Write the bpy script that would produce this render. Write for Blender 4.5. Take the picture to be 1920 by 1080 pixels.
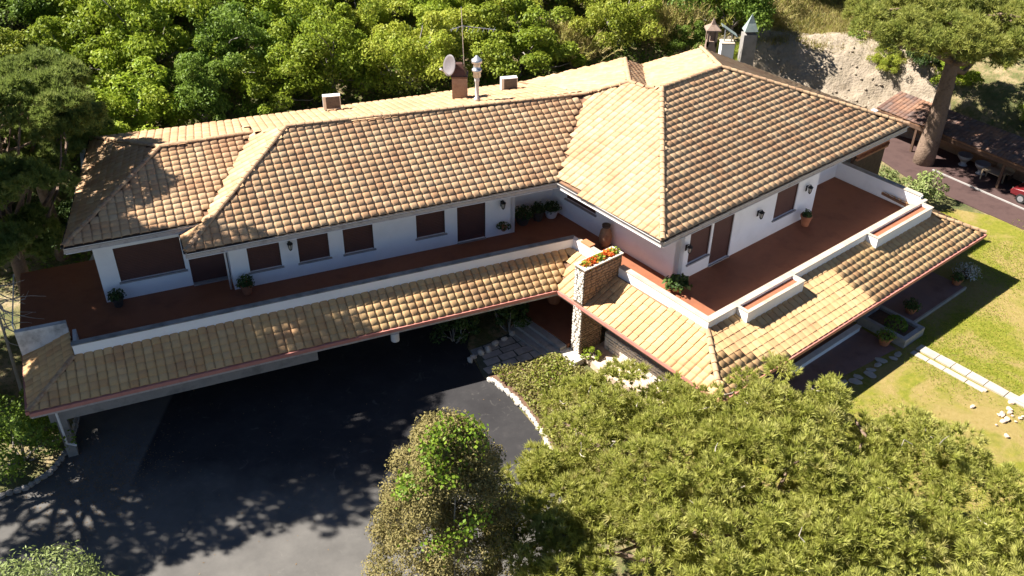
import bpy, math, random
import numpy as np
from mathutils import Matrix, Vector
for o in list(bpy.data.objects): bpy.data.objects.remove(o)
S = bpy.context.scene
COL = S.collection
RNG = np.random.default_rng(7)
random.seed(7)

# ------------------------------------------------------------ camera, sky, sun, exposure
cam = bpy.data.cameras.new('camera'); camo = bpy.data.objects.new('camera', cam); COL.objects.link(camo)
cam.sensor_width = 36; cam.lens = 33.19; cam.clip_end = 600; cam.clip_start = .3
CAMZ = 29.098
camo.matrix_world = Matrix.Translation((0, 0, CAMZ)) @ Matrix.Rotation(math.pi/2-.6058, 4, 'X') @ Matrix.Rotation(.016, 4, 'Z')
S.camera = camo
SUN = Vector((.885, -.125, -1)).normalized()
w = bpy.data.worlds.new('World'); S.world = w; w.use_nodes = True
nt = w.node_tree; bg = nt.nodes['Background']
sky = nt.nodes.new('ShaderNodeTexSky'); sky.sky_type = 'NISHITA'; sky.sun_disc = False
sky.sun_elevation = math.radians(48.2); sky.sun_rotation = math.radians(-82); sky.air_density = .5; sky.dust_density = .05; sky.ozone_density = 3
nt.links.new(sky.outputs[0], bg.inputs[0]); bg.inputs[1].default_value = .05
sl = bpy.data.lights.new('sun', 'SUN'); sl.energy = 5.0; sl.angle = math.radians(.53); sl.color = (1, .95, .87)
so = bpy.data.objects.new('sun', sl); COL.objects.link(so); so.rotation_euler = SUN.to_track_quat('-Z', 'Y').to_euler(); so.location = (-30, 30, 60)
S.view_settings.view_transform = 'Standard'; S.view_settings.look = 'None'; S.view_settings.exposure = 1.6; S.view_settings.gamma = 1
S.render.engine = 'CYCLES'; S.cycles.max_bounces = 6

# ------------------------------------------------------------ frames of the house (metres)
A = np.array([6.843, 36.756]); U = np.array([.768, .640]); V = np.array([-.640, .768])
I0 = np.array([2.235, 42.283]); WU = np.array([-.919, -.394]); WV = np.array([-.394, .919])
def B(u, v, z=0): p = A+u*U+v*V; return np.array([p[0], p[1], z])
def W(s, t, z=0): p = I0+s*WU+t*WV; return np.array([p[0], p[1], z])
# the upper roof stands on wide eaves: its own frames, nearer and higher than the wall frames
AR, IR, KR = A*.976, I0*.976, .976
def zr(z): return .698+KR*z
def BR(u, v, z=0): p = AR+KR*(u*U+v*V); return np.array([p[0], p[1], zr(z)])
def WR(s, t, z=0): p = IR+KR*(s*WU+t*WV); return np.array([p[0], p[1], zr(z)])
def cross_uw(u, t):                      # point on the block line u and the wing line t
    M = np.array([V, -WU]).T; r = np.linalg.solve(M, (I0+t*WV)-(A+u*U)); return A+u*U+r[0]*V

# ------------------------------------------------------------ materials
MATS = {}
def ramp(nt, cols, fac, x=0):
    r = nt.nodes.new('ShaderNodeValToRGB'); e = r.color_ramp.elements
    while len(e) < len(cols): e.new(.5)
    for i, c in enumerate(cols):
        p, c = c if len(c) == 2 else (i/(len(cols)-1), c)
        e[i].position = p; e[i].color = (*c, 1)
    nt.links.new(fac, r.inputs[0]); return r.outputs[0]
def noise(nt, scale, detail=4, rough=.6, vec=None, dist=0):
    n = nt.nodes.new('ShaderNodeTexNoise'); n.inputs['Scale'].default_value = scale; n.inputs['Detail'].default_value = detail
    n.inputs['Roughness'].default_value = rough; n.inputs['Distortion'].default_value = dist
    if vec is not None: nt.links.new(vec, n.inputs['Vector'])
    return n.outputs['Fac']
def mix(nt, a, b, fac, mode='MIX'):
    m = nt.nodes.new('ShaderNodeMix'); m.data_type = 'RGBA'; m.blend_type = mode
    for s, v in ((m.inputs[0], fac), (m.inputs[6], a), (m.inputs[7], b)):
        if hasattr(v, 'links'): nt.links.new(v, s)
        elif isinstance(v, tuple): s.default_value = (*v, 1)
        else: s.default_value = v
    return m.outputs[2]
def math_(nt, op, a, b=0.):
    m = nt.nodes.new('ShaderNodeMath'); m.operation = op
    for s, v in ((m.inputs[0], a), (m.inputs[1], b)):
        if hasattr(v, 'links'): nt.links.new(v, s)
        else: s.default_value = v
    return m.outputs[0]
def new_mat(name):
    m = bpy.data.materials.new(name); m.use_nodes = True; MATS[name] = m
    return m, m.node_tree, m.node_tree.nodes['Principled BSDF']
def pos(nt):
    return nt.nodes.new('ShaderNodeNewGeometry').outputs['Position']
def bump(nt, bs, h, strength=.3, dist=.02):
    b = nt.nodes.new('ShaderNodeBump'); b.inputs['Strength'].default_value = strength; b.inputs['Distance'].default_value = dist
    nt.links.new(h, b.inputs['Height']); nt.links.new(b.outputs[0], bs.inputs['Normal'])
def simple(name, cols, scale=3, rough=.8, bstr=.2, bscale=None, metal=0, detail=5, dist=.02, spec=.3):
    m, nt, bs = new_mat(name); P = pos(nt)
    f = noise(nt, scale, detail, .62, P)
    nt.links.new(ramp(nt, [(.28+.44*i/(len(cols)-1), c) for i, c in enumerate(cols)] if len(cols) > 1 else [(0, cols[0]), (1, cols[0])], f), bs.inputs['Base Color'])
    bs.inputs['Roughness'].default_value = rough; bs.inputs['Metallic'].default_value = metal; bs.inputs['Specular IOR Level'].default_value = spec
    if bstr: bump(nt, bs, noise(nt, bscale or scale*8, 3, .6, P), bstr, dist)
    return m
# clay tiles: a colour for every tile, lichen on top
def tile_mat(name, cols, lichen):
    m, nt, bs = new_mat(name); P = pos(nt)
    at = nt.nodes.new('ShaderNodeAttribute'); at.attribute_name = 'rand'
    oi = nt.nodes.new('ShaderNodeObjectInfo')
    r = math_(nt, 'FRACT', math_(nt, 'ADD', at.outputs['Fac'], oi.outputs['Random']))
    c = ramp(nt, cols, r)
    big = noise(nt, .55, 4, .6, P)
    c = mix(nt, c, mix(nt, c, (.36, .185, .10), .5), ramp(nt, [(.5, (0, 0, 0)), (.66, (1, 1, 1))], big))
    f = ramp(nt, [(.60, (0, 0, 0)), (.74, (1, 1, 1))], noise(nt, 5.5, 6, .72, P))
    c = mix(nt, c, lichen, math_(nt, 'MULTIPLY', f, .75))
    f2 = ramp(nt, [(.62, (0, 0, 0)), (.7, (1, 1, 1))], noise(nt, 21, 4, .7, P))
    c = mix(nt, c, (.12, .08, .055), math_(nt, 'MULTIPLY', f2, .6))
    nt.links.new(c, bs.inputs['Base Color']); bs.inputs['Roughness'].default_value = .85; bs.inputs['Specular IOR Level'].default_value = .2
    bump(nt, bs, noise(nt, 45, 4, .7, P), .35, .01)
    return m
tile_mat('clay_tile', [(.50, .315, .17), (.525, .35, .20), (.485, .285, .15), (.54, .375, .225), (.505, .32, .18), (.47, .275, .15), (.53, .36, .21)], (.30, .20, .13))
tile_mat('clay_tile_low', [(.50, .32, .15), (.525, .35, .175), (.48, .285, .135), (.54, .365, .19), (.50, .325, .155)], (.32, .21, .12))
tile_mat('old_tile', [(.12, .07, .055), (.16, .095, .075), (.11, .075, .065), (.15, .105, .09)], (.13, .11, .095))
simple('roof_deck', [(.16, .085, .05), (.24, .13, .075)], 3, .9)
simple('cap_clay', [(.40, .25, .14), (.48, .33, .19), (.35, .21, .12), (.47, .34, .23)], 2.2, .85, .3, 30)
simple('white_wall', [(.78, .78, .775), (.85, .85, .845), (.82, .82, .815)], .9, .9, .12, 60)
simple('weathered_white', [(.30, .28, .26), (.62, .60, .57), (.75, .74, .72)], 1.6, .9, .2, 40)
simple('coping', [(.30, .25, .19), (.42, .355, .28), (.47, .405, .33)], 1.3, .9, .25, 30)
simple('grey_coping', [(.16, .15, .13), (.30, .28, .25), (.40, .37, .33)], 1.5, .9, .25, 30)
simple('terracotta_floor', [(.20, .072, .038), (.27, .10, .05), (.235, .085, .043)], .8, .7, .1, 20)
simple('terracotta_orange', [(.42, .17, .08), (.5, .22, .11)], 1.2, .75, .1, 20)  # brighter and more orange than the terrace floor clay
simple('fascia', [(.40, .15, .12), (.50, .21, .165), (.44, .18, .14)], 1.5, .6, .12, 30)
simple('fascia_grey', [(.26, .22, .20), (.46, .42, .39), (.36, .31, .285)], 2.5, .7, .2, 30)
simple('dark_gutter', [(.035, .03, .027), (.07, .055, .045)], 4, .6)
simple('white_trim', [(.66, .63, .6), (.78, .76, .73)], 3, .6, .1)
simple('shutter', [(.095, .044, .035), (.12, .056, .044)], 1.2, .55, 0)
simple('shutter_frame', [(.075, .038, .028), (.10, .05, .036)], 2, .5, 0)
simple('sill_grey', [(.25, .23, .22), (.36, .34, .33)], 3, .8)
simple('concrete', [(.16, .15, .14), (.27, .25, .23), (.22, .205, .19)], 1.2, .9, .3, 30)
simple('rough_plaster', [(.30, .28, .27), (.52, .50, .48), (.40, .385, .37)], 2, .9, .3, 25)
simple('stone_brown', [(.20, .115, .065), (.33, .21, .125), (.26, .16, .095)], 3.5, .9, .4, 30)
simple('stone_pale', [(.46, .41, .34), (.62, .57, .5), (.40, .34, .27)], 3, .9, .4, 25)
simple('mortar', [(.42, .37, .31), (.55, .50, .43)], 4, .95)
simple('mortar_dark', [(.12, .08, .055), (.18, .125, .085)], 4, .95)
simple('paver', [(.20, .19, .18), (.34, .32, .30), (.27, .255, .24)], 1.6, .9, .35, 18)
simple('paver_joint', [(.06, .065, .045), (.10, .10, .075)], 3, .95)
simple('path_slab', [(.33, .29, .235), (.44, .39, .33)], 2, .9, .3, 20)
simple('sand', [(.46, .34, .25), (.60, .46, .34), (.52, .42, .34)], .9, .95, .2, 20)
simple('patio', [(.17, .095, .075), (.24, .14, .115), (.2, .13, .115)], .8, .75, .15, 10)
simple('carport_paving_shade', [(.05, .028, .026), (.08, .047, .042), (.064, .037, .034)], .9, .85, .2, 10)  # darker than the patio colours, standing in for tree shade at the carport
simple('basin', [(.26, .25, .235), (.34, .33, .31)], 4, .5, 0)  # white basins greyed, the carport shade put into their colour
simple('pot_clay', [(.34, .13, .065), (.44, .18, .09)], 4, .8)
simple('pot_dark', [(.04, .034, .03), (.075, .06, .05)], 4, .7)
simple('soil', [(.10, .06, .04), (.18, .10, .065)], 6, .95, .5, 30)
simple('red_soil', [(.27, .09, .045), (.34, .13, .07)], 5, .95, .5, 30)
simple('black_iron', [(.015, .015, .016), (.03, .03, .03)], 5, .5, 0, metal=.4)
simple('lamp_glass', [(.42, .40, .34), (.5, .48, .4)], 5, .15, 0, spec=.6)
simple('galvanised', [(.42, .43, .45), (.58, .59, .6)], 6, .4, 0, metal=.7)
simple('ac_white', [(.66, .65, .62), (.76, .75, .73)], 3, .5, 0)
simple('ac_dark', [(.10, .085, .08), (.15, .13, .12)], 8, .6, 0)
simple('dish_grey', [(.15, .135, .14), (.20, .18, .185)], 5, .5, 0)
simple('brick_chimney', [(.19, .125, .095), (.27, .195, .15), (.23, .155, .12)], 3, .9, .3, 20)
simple('green_metal', [(.22, .27, .25), (.31, .36, .335)], 4, .6, .1)
simple('bark', [(.10, .065, .045), (.21, .145, .105), (.15, .10, .075)], 3.5, .95, .8, 9, dist=.06)
simple('bark_grey', [(.17, .15, .13), (.30, .27, .24)], 4, .95, .6, 12, dist=.05)
simple('twig_pale', [(.34, .29, .24), (.46, .41, .35)], 4, .9, .2)
simple('petal_red', [(.60, .07, .02), (.72, .20, .03)], 5, .6, 0)
simple('petal_white', [(.7, .68, .66), (.8, .78, .76)], 5, .6, 0)
simple('white_ceramic', [(.6, .58, .55), (.7, .68, .65)], 4, .4, 0)
simple('wood_dark', [(.07, .04, .028), (.12, .07, .045)], 4, .7, .2)
simple('wood_pale', [(.36, .27, .17), (.46, .35, .23)], 4, .75, .2)
simple('car_red', [(.14, .012, .016), (.16, .014, .018)], 2, .25, 0, spec=.6)
simple('car_glass', [(.03, .035, .04), (.045, .05, .055)], 2, .06, 0, spec=.8)
simple('rubber', [(.018, .018, .018), (.03, .03, .03)], 6, .85)
simple('rock_pale', [(.21, .165, .115), (.32, .26, .195), (.265, .215, .155), (.37, .31, .24)], 1.1, .95, .9, 6, dist=.12)
def asphalt():
    m, nt, bs = new_mat('asphalt'); P = pos(nt)
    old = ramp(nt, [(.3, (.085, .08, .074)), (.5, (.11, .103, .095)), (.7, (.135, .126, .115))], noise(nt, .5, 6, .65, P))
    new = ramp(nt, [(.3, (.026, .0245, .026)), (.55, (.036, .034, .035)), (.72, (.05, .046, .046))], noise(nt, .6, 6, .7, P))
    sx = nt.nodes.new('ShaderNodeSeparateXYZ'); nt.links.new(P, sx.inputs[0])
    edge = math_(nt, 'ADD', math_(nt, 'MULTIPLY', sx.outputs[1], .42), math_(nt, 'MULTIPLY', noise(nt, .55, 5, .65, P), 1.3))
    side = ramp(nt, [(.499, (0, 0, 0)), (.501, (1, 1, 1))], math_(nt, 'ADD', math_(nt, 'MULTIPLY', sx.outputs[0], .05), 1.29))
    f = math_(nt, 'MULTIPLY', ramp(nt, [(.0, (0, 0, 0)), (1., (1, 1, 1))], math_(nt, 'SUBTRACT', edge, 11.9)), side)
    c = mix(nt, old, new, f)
    c = mix(nt, c, (.19, .175, .155), ramp(nt, [(.6, (0, 0, 0)), (.8, (.5, .5, .5))], noise(nt, 1.7, 5, .7, P, 1.2)))
    c = mix(nt, c, (.03, .03, .03), ramp(nt, [(.66, (0, 0, 0)), (.76, (.5, .5, .5))], noise(nt, 30, 3, .7, P)))
    nt.links.new(c, bs.inputs['Base Color']); bs.inputs['Roughness'].default_value = .92; bs.inputs['Specular IOR Level'].default_value = .15
    bump(nt, bs, noise(nt, 60, 3, .7, P), .4, .01)
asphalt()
def lawn_mat():
    m, nt, bs = new_mat('lawn'); P = pos(nt)
    g = ramp(nt, [(.3, (.13, .145, .018)), (.5, (.20, .20, .028)), (.68, (.27, .23, .045))], noise(nt, 2.6, 7, .75, P))
    f = ramp(nt, [(.42, (0, 0, 0)), (.56, (1, 1, 1))], noise(nt, .3, 6, .66, P, .6))
    tan = ramp(nt, [(.35, (.28, .20, .075)), (.6, (.33, .245, .10)), (.75, (.34, .235, .125))], noise(nt, 5, 5, .7, P))
    c = mix(nt, g, tan, math_(nt, 'MULTIPLY', f, .85))
    nt.links.new(c, bs.inputs['Base Color']); bs.inputs['Roughness'].default_value = .95; bs.inputs['Specular IOR Level'].default_value = .1
    bump(nt, bs, noise(nt, 28, 4, .8, P), .9, .06)
lawn_mat()
def ground_mat():
    m, nt, bs = new_mat('ground'); P = pos(nt)
    c = ramp(nt, [(.3, (.06, .07, .02)), (.45, (.13, .12, .04)), (.56, (.26, .20, .10)), (.7, (.36, .28, .17))], noise(nt, .45, 7, .7, P))
    c = mix(nt, c, (.07, .10, .02), ramp(nt, [(.5, (0, 0, 0)), (.62, (.8, .8, .8))], noise(nt, 3.2, 5, .7, P)))
    nt.links.new(c, bs.inputs['Base Color']); bs.inputs['Roughness'].default_value = .95
    bump(nt, bs, noise(nt, 9, 5, .75, P), .9, .1)
ground_mat()
def leaf_mat(name, cols, trans=.3, rough=.55):
    m, nt, bs = new_mat(name)
    at = nt.nodes.new('ShaderNodeAttribute'); at.attribute_name = 'rand'
    oi = nt.nodes.new('ShaderNodeObjectInfo')
    c = ramp(nt, cols, at.outputs['Fac'])
    hs = nt.nodes.new('ShaderNodeHueSaturation')
    mr = nt.nodes.new('ShaderNodeMapRange'); nt.links.new(oi.outputs['Random'], mr.inputs[0]); mr.inputs[3].default_value = .82; mr.inputs[4].default_value = 1.18
    nt.links.new(mr.outputs[0], hs.inputs['Value']); nt.links.new(c, hs.inputs['Color']); c = hs.outputs[0]
    nt.links.new(c, bs.inputs['Base Color']); bs.inputs['Roughness'].default_value = rough; bs.inputs['Specular IOR Level'].default_value = .25
    tr = nt.nodes.new('ShaderNodeBsdfTranslucent'); nt.links.new(c, tr.inputs[0])
    ms = nt.nodes.new('ShaderNodeMixShader'); ms.inputs[0].default_value = trans
    out = nt.nodes['Material Output']
    nt.links.new(bs.outputs[0], ms.inputs[1]); nt.links.new(tr.outputs[0], ms.inputs[2]); nt.links.new(ms.outputs[0], out.inputs[0])
    return m
leaf_mat('needles', [(.235, .255, .05), (.345, .355, .075), (.29, .31, .058), (.42, .41, .12), (.365, .37, .08), (.46, .41, .165)], .42)
leaf_mat('needles_dark', [(.19, .25, .055), (.28, .34, .08), (.22, .285, .065), (.38, .42, .12)], .45)
leaf_mat('needles_yellow', [(.20, .24, .05), (.28, .31, .065), (.36, .36, .085), (.24, .275, .055)], .4)
leaf_mat('cypress', [(.17, .145, .045), (.26, .215, .075), (.215, .18, .058), (.33, .265, .105), (.15, .145, .04)], .2, .7)
leaf_mat('ivy', [(.12, .21, .02), (.19, .30, .025), (.26, .35, .03), (.16, .26, .02)], .35)
leaf_mat('leaf_bright', [(0.163, 0.231, 0.022), (0.237, 0.325, 0.027), (0.325, 0.388, 0.037), (0.2, 0.275, 0.025), (0.4, 0.425, 0.056)], .4)
leaf_mat('leaf_mid', [(0.088, 0.156, 0.022), (0.131, 0.206, 0.027), (0.181, 0.256, 0.037), (0.112, 0.181, 0.025)], .4)
leaf_mat('leaf_olive', [(0.15, 0.169, 0.075), (0.213, 0.231, 0.106), (0.181, 0.2, 0.088), (0.275, 0.281, 0.138)], .4)
leaf_mat('leaf_yellow', [(.20, .26, .03), (.28, .335, .035), (.36, .37, .05), (.24, .30, .03)], .4)
leaf_mat('leaf_dark', [(.035, .065, .014), (.055, .095, .02), (.045, .08, .017), (.10, .14, .035)], .2)
leaf_mat('straw', [(.31, .25, .09), (.40, .32, .13), (.29, .28, .07), (.36, .33, .085)], .25)
leaf_mat('dry_leaf', [(.16, .10, .05), (.22, .14, .07), (.12, .08, .045), (.26, .18, .10)], .05, .8)
leaf_mat('cover', [(.17, .205, .025), (.24, .26, .035), (.28, .235, .085), (.20, .17, .065), (.22, .25, .03)], .3)
leaf_mat('oleander', [(.16, .21, .06), (.22, .27, .08), (.28, .30, .13)], .25)
leaf_mat('flower', [(.62, .09, .015), (.70, .25, .02), (.55, .05, .02), (.26, .30, .03), (.20, .27, .03)], .3)
leaf_mat('bloom_white', [(.5, .5, .5), (.62, .62, .62), (.2, .24, .12), (.4, .42, .38)], .2)

# ------------------------------------------------------------ object helpers
WL = {}
def wl(o): return WL.get(o.name, np.zeros(3))
def link(o, parent):
    COL.objects.link(o)
    if parent: o.parent = parent
def mesh_data(name, v, f, mat, smooth=False, rand=None):
    me = bpy.data.meshes.new(name)
    v = np.asarray(v, dtype=np.float32)
    if isinstance(f, np.ndarray):
        n, k = f.shape
        me.vertices.add(len(v)); me.vertices.foreach_set('co', v.ravel())
        me.loops.add(n*k); me.loops.foreach_set('vertex_index', f.astype(np.int32).ravel())
        me.polygons.add(n); me.polygons.foreach_set('loop_start', np.arange(0, n*k, k, dtype=np.int32))
        me.update(calc_edges=True)
    else:
        me.from_pydata([tuple(map(float, p)) for p in v], [], f); me.update()
    if rand is not None:
        a = me.attributes.new('rand', 'FLOAT', 'POINT'); a.data.foreach_set('value', np.asarray(rand, dtype=np.float32))
    if mat: me.materials.append(MATS[mat])
    if smooth: me.polygons.foreach_set('use_smooth', np.ones(len(me.polygons), dtype=bool))
    return me
def add(name, v, f, mat, parent=None, smooth=False, rand=None, kind=None, label=None, cat=None, group=None, base=False):
    """one mesh object; vertices come in world metres"""
    v = np.asarray(v, dtype=float)
    c = (v.min(0)+v.max(0))/2
    if base: c[2] = v[:, 2].min()
    o = bpy.data.objects.new(name, mesh_data(name, v-c, f, mat, smooth, rand)); link(o, parent)
    WL[o.name] = c; o.location = c-(wl(parent) if parent else 0)
    tag(o, label, cat, group, kind); return o
def tag(o, label=None, cat=None, group=None, kind=None):
    for k, v in (('label', label), ('category', cat), ('group', group), ('kind', kind)):
        if v: o[k] = v
    return o
def thing(name, label, cat, loc, group=None):
    o = bpy.data.objects.new(name, None); COL.objects.link(o); o.empty_display_size = .3
    o.location = tuple(map(float, loc)); WL[o.name] = np.array(loc, float); return tag(o, label, cat, group)
def join(parts):
    V_, F_, n = [], [], 0
    for v, f in parts:
        V_ += [tuple(p) for p in v]; F_ += [tuple(i+n for i in q) for q in f]; n += len(v)
    return V_, F_
def prism(poly, z0, z1):
    """poly: list of xy (counter-clockwise); z0/z1 numbers or lists"""
    n = len(poly)
    z0 = [z0]*n if np.isscalar(z0) else z0; z1 = [z1]*n if np.isscalar(z1) else z1
    a = sum(poly[i][0]*poly[(i+1) % n][1]-poly[(i+1) % n][0]*poly[i][1] for i in range(n))
    idx = list(range(n)) if a > 0 else list(range(n))[::-1]
    v = [(poly[i][0], poly[i][1], z0[i]) for i in idx]+[(poly[i][0], poly[i][1], z1[i]) for i in idx]
    f = [tuple(range(n))[::-1], tuple(range(n, 2*n))]+[(i, (i+1) % n, n+(i+1) % n, n+i) for i in range(n)]
    return v, f
def fbox(F, a0, a1, b0, b1, z0, z1):       # box in a frame F (B or W)
    return prism([F(a0, b0)[:2], F(a1, b0)[:2], F(a1, b1)[:2], F(a0, b1)[:2]], z0, z1)
def abox(x0, x1, y0, y1, z0, z1): return prism([(x0, y0), (x1, y0), (x1, y1), (x0, y1)], z0, z1)
def tube(pts, rad, n=8, cap=True):
    pts = [np.array(p, float) for p in pts]; v = []; f = []
    for i, p in enumerate(pts):
        d = pts[min(i+1, len(pts)-1)]-pts[max(i-1, 0)]; d /= np.linalg.norm(d)+1e-9
        a = np.cross(d, (0, 0, 1) if abs(d[2]) < .9 else (1, 0, 0)); a /= np.linalg.norm(a); b = np.cross(d, a)
        r = rad[i] if hasattr(rad, '__len__') else rad
        v += [p+r*(math.cos(2*math.pi*k/n)*a+math.sin(2*math.pi*k/n)*b) for k in range(n)]
    for i in range(len(pts)-1):
        f += [(i*n+k, i*n+(k+1) % n, (i+1)*n+(k+1) % n, (i+1)*n+k) for k in range(n)]
    if cap: f += [tuple(range(n))[::-1], tuple(range((len(pts)-1)*n, len(pts)*n))]
    return v, f
def lathe(c, prof, n=16):
    v = []; f = []
    for r, z in prof: v += [(c[0]+r*math.cos(2*math.pi*k/n), c[1]+r*math.sin(2*math.pi*k/n), c[2]+z) for k in range(n)]
    for i in range(len(prof)-1): f += [(i*n+k, i*n+(k+1) % n, (i+1)*n+(k+1) % n, (i+1)*n+k) for k in range(n)]
    f += [tuple(range(n))[::-1], tuple(range((len(prof)-1)*n, len(prof)*n))]
    return v, f
def blob(c, r, rng, sq=(1, 1, 1), rot=0):
    """rough stone: jittered low ball, 36 triangles"""
    v = [(0, 0, -1)]; 
    for z, rr, k0 in ((-.5, .85, 0), (.45, .85, .5)):
        v += [(rr*math.cos((k+k0)*math.pi/3), rr*math.sin((k+k0)*math.pi/3), z) for k in range(6)]
    v.append((0, 0, .95)); f = []
    for k in range(6):
        j = (k+1) % 6
        f += [(0, 1+j, 1+k), (1+k, 1+j, 7+k), (1+j, 7+j, 7+k), (7+k, 7+j, 13)]
    v = np.array(v)*np.array(sq)*r*(1+rng.uniform(-.17, .17, (14, 1)))
    cs, sn = math.cos(rot), math.sin(rot)
    v = np.stack([v[:, 0]*cs-v[:, 1]*sn, v[:, 0]*sn+v[:, 1]*cs, v[:, 2]], 1)+np.array(c)
    return v, f

# ------------------------------------------------------------ foliage helpers (vectorised)
def norm(a): return a/(np.linalg.norm(a, axis=-1, keepdims=True)+1e-9)
def leaf_cloud(P, D, size, rng, aspect=.55, spread=.8):
    n = len(P); N = norm(D+spread*rng.normal(size=(n, 3)))
    T = norm(np.cross(N, rng.normal(size=(n, 3)))); Bv = np.cross(N, T)
    s = np.asarray(size).reshape(-1, 1)*rng.uniform(.7, 1.3, (n, 1))
    v = np.stack([P-T*s*.5, P+Bv*s*aspect*.5+N*s*.08, P+T*s*.5, P-Bv*s*aspect*.5+N*s*.08], 1).reshape(-1, 3)
    return v, np.arange(4*n).reshape(n, 4)
def needle_cloud(P, D, length, width, k, rng, spread=.75):
    n = len(P)
    d = norm(np.repeat(D, k, 0)+spread*rng.normal(size=(n*k, 3)))
    b = np.repeat(P, k, 0); L = length*rng.uniform(.7, 1.2, (n*k, 1))*np.repeat(rng.uniform(.8, 1.25, (n, 1)), k, 0)
    s = norm(np.cross(d, rng.normal(size=(n*k, 3))))*width*.5
    v = np.stack([b+d*.03-s, b+d*.03+s, b+d*L], 1).reshape(-1, 3)
    return v, np.arange(3*n*k).reshape(n*k, 3)
def ball(n, rng):
    return norm(rng.normal(size=(n, 3)))
def puff_points(C, R, per, rng, lower=.25, shell=(.7, 1.)):
    """points with outward directions on lumpy balls"""
    d = ball(len(C)*per*2, rng); keep = (d[:, 2] > -.25) | (rng.random(len(d)) < lower)
    idx = np.repeat(np.arange(len(C)), per*2)[keep]; d = d[keep]
    sel = rng.permutation(len(d))[:len(C)*per]; idx, d = idx[sel], d[sel]
    r = R[idx][:, None]*rng.uniform(*shell, (len(idx), 1))
    return C[idx]+d*r*np.array([1, 1, .8]), d, idx
def crown_puffs(n, rad, rng, top=True, jitter=.15, inner=.25):
    d = ball(n*3, rng)
    if top: d = d[d[:, 2] > -.35]
    d = d[:n]; r = np.where(rng.random((len(d), 1)) < inner, rng.uniform(.35, .75, (len(d), 1)), rng.uniform(.8, 1., (len(d), 1)))
    return d*np.array(rad)*r*(1+jitter*rng.normal(size=(len(d), 1)))
def limb(p0, p1, r0, r1, rng, bend=.12, seg=5, n=7):
    p0, p1 = np.array(p0, float), np.array(p1, float); L = np.linalg.norm(p1-p0); off = rng.normal(size=3)*bend*L
    pts = [p0+(p1-p0)*t+off*math.sin(math.pi*t) for t in np.linspace(0, 1, seg)]
    return tube(pts, list(np.linspace(r0, r1, seg)), n)
ORD = 'first second third fourth fifth sixth seventh eighth ninth tenth eleventh twelfth thirteenth fourteenth fifteenth sixteenth seventeenth eighteenth nineteenth twentieth'.split()

# ============================================================ SETTING
YL = [(-90, 5.0), (-30, 41.5), (2.2, 57.3), (19.5, 65.2), (27.5, 62.3), (46, 48.5), (90, 20)]
def hill_d(x, y):
    return (y-np.interp(x, [p[0] for p in YL], [p[1] for p in YL]))*.88
def sst(t): t = np.clip(t, 0, 1); return t*t*(3-2*t)
def ground_z(x, y):
    x = np.asarray(x, float); y = np.asarray(y, float); d = hill_d(x, y)
    base = -.37+.35*sst((x-4.5)/4)
    hill = 3.6*sst(d/4.)+.27*np.clip(d-3, 0, 60)
    bumpy = .25*np.sin(x*.7+1.3*np.sin(y*.5))*np.cos(y*.6+x*.2)*sst((d-1)/4)
    return base+hill+bumpy
def grid_sheet(xs, ys, zf):
    X, Y = np.meshgrid(xs, ys); Z = zf(X, Y); v = np.stack([X.ravel(), Y.ravel(), Z.ravel()], 1)
    nx, ny = len(xs), len(ys); i = np.arange(nx*ny).reshape(ny, nx)
    return v, np.stack([i[:-1, :-1].ravel(), i[:-1, 1:].ravel(), i[1:, 1:].ravel(), i[1:, :-1].ravel()], 1)
xs = np.unique(np.concatenate([np.linspace(-160, -50, 12), np.linspace(-50, 60, 111), np.linspace(60, 170, 12)]))
ys = np.unique(np.concatenate([np.linspace(-60, 8, 10), np.linspace(8, 105, 98), np.linspace(105, 260, 16)]))
v, f = grid_sheet(xs, ys, ground_z); add('ground', v, f, 'ground', smooth=True, kind='structure')
def flat(name, poly, z, mat, th=.2, kind='structure', **k):
    v, f = prism(poly, z-th, z); return add(name, v, f, mat, kind=kind, **k)
lp = [(4.9, 24.), (9, 14), (40, 14), (42, 44), (33, 49.5), (27.2, 51.5), (22.6, 48.5), B(17.2, -3)[:2], B(17, -5)[:2], B(-1.0, -5)[:2], (6.5, 32.2)]
flat('lawn', lp, .004, 'lawn')
drive = [(-19.6, 31.6), (-19.3, 28.0), (-20.9, 26.7), (-30, 25), (-32, 8), (3.2, 8), (2.8, 24), (1.9, 28.5), (1.35, 31.2), (.5, 32.6), (-.5, 34.35), (-1.3, 34.9), (-2.2, 37.2), W(4.6, 0)[:2], W(24.6, 0)[:2]]
flat('driveway', drive, -.345, 'asphalt')
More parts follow.
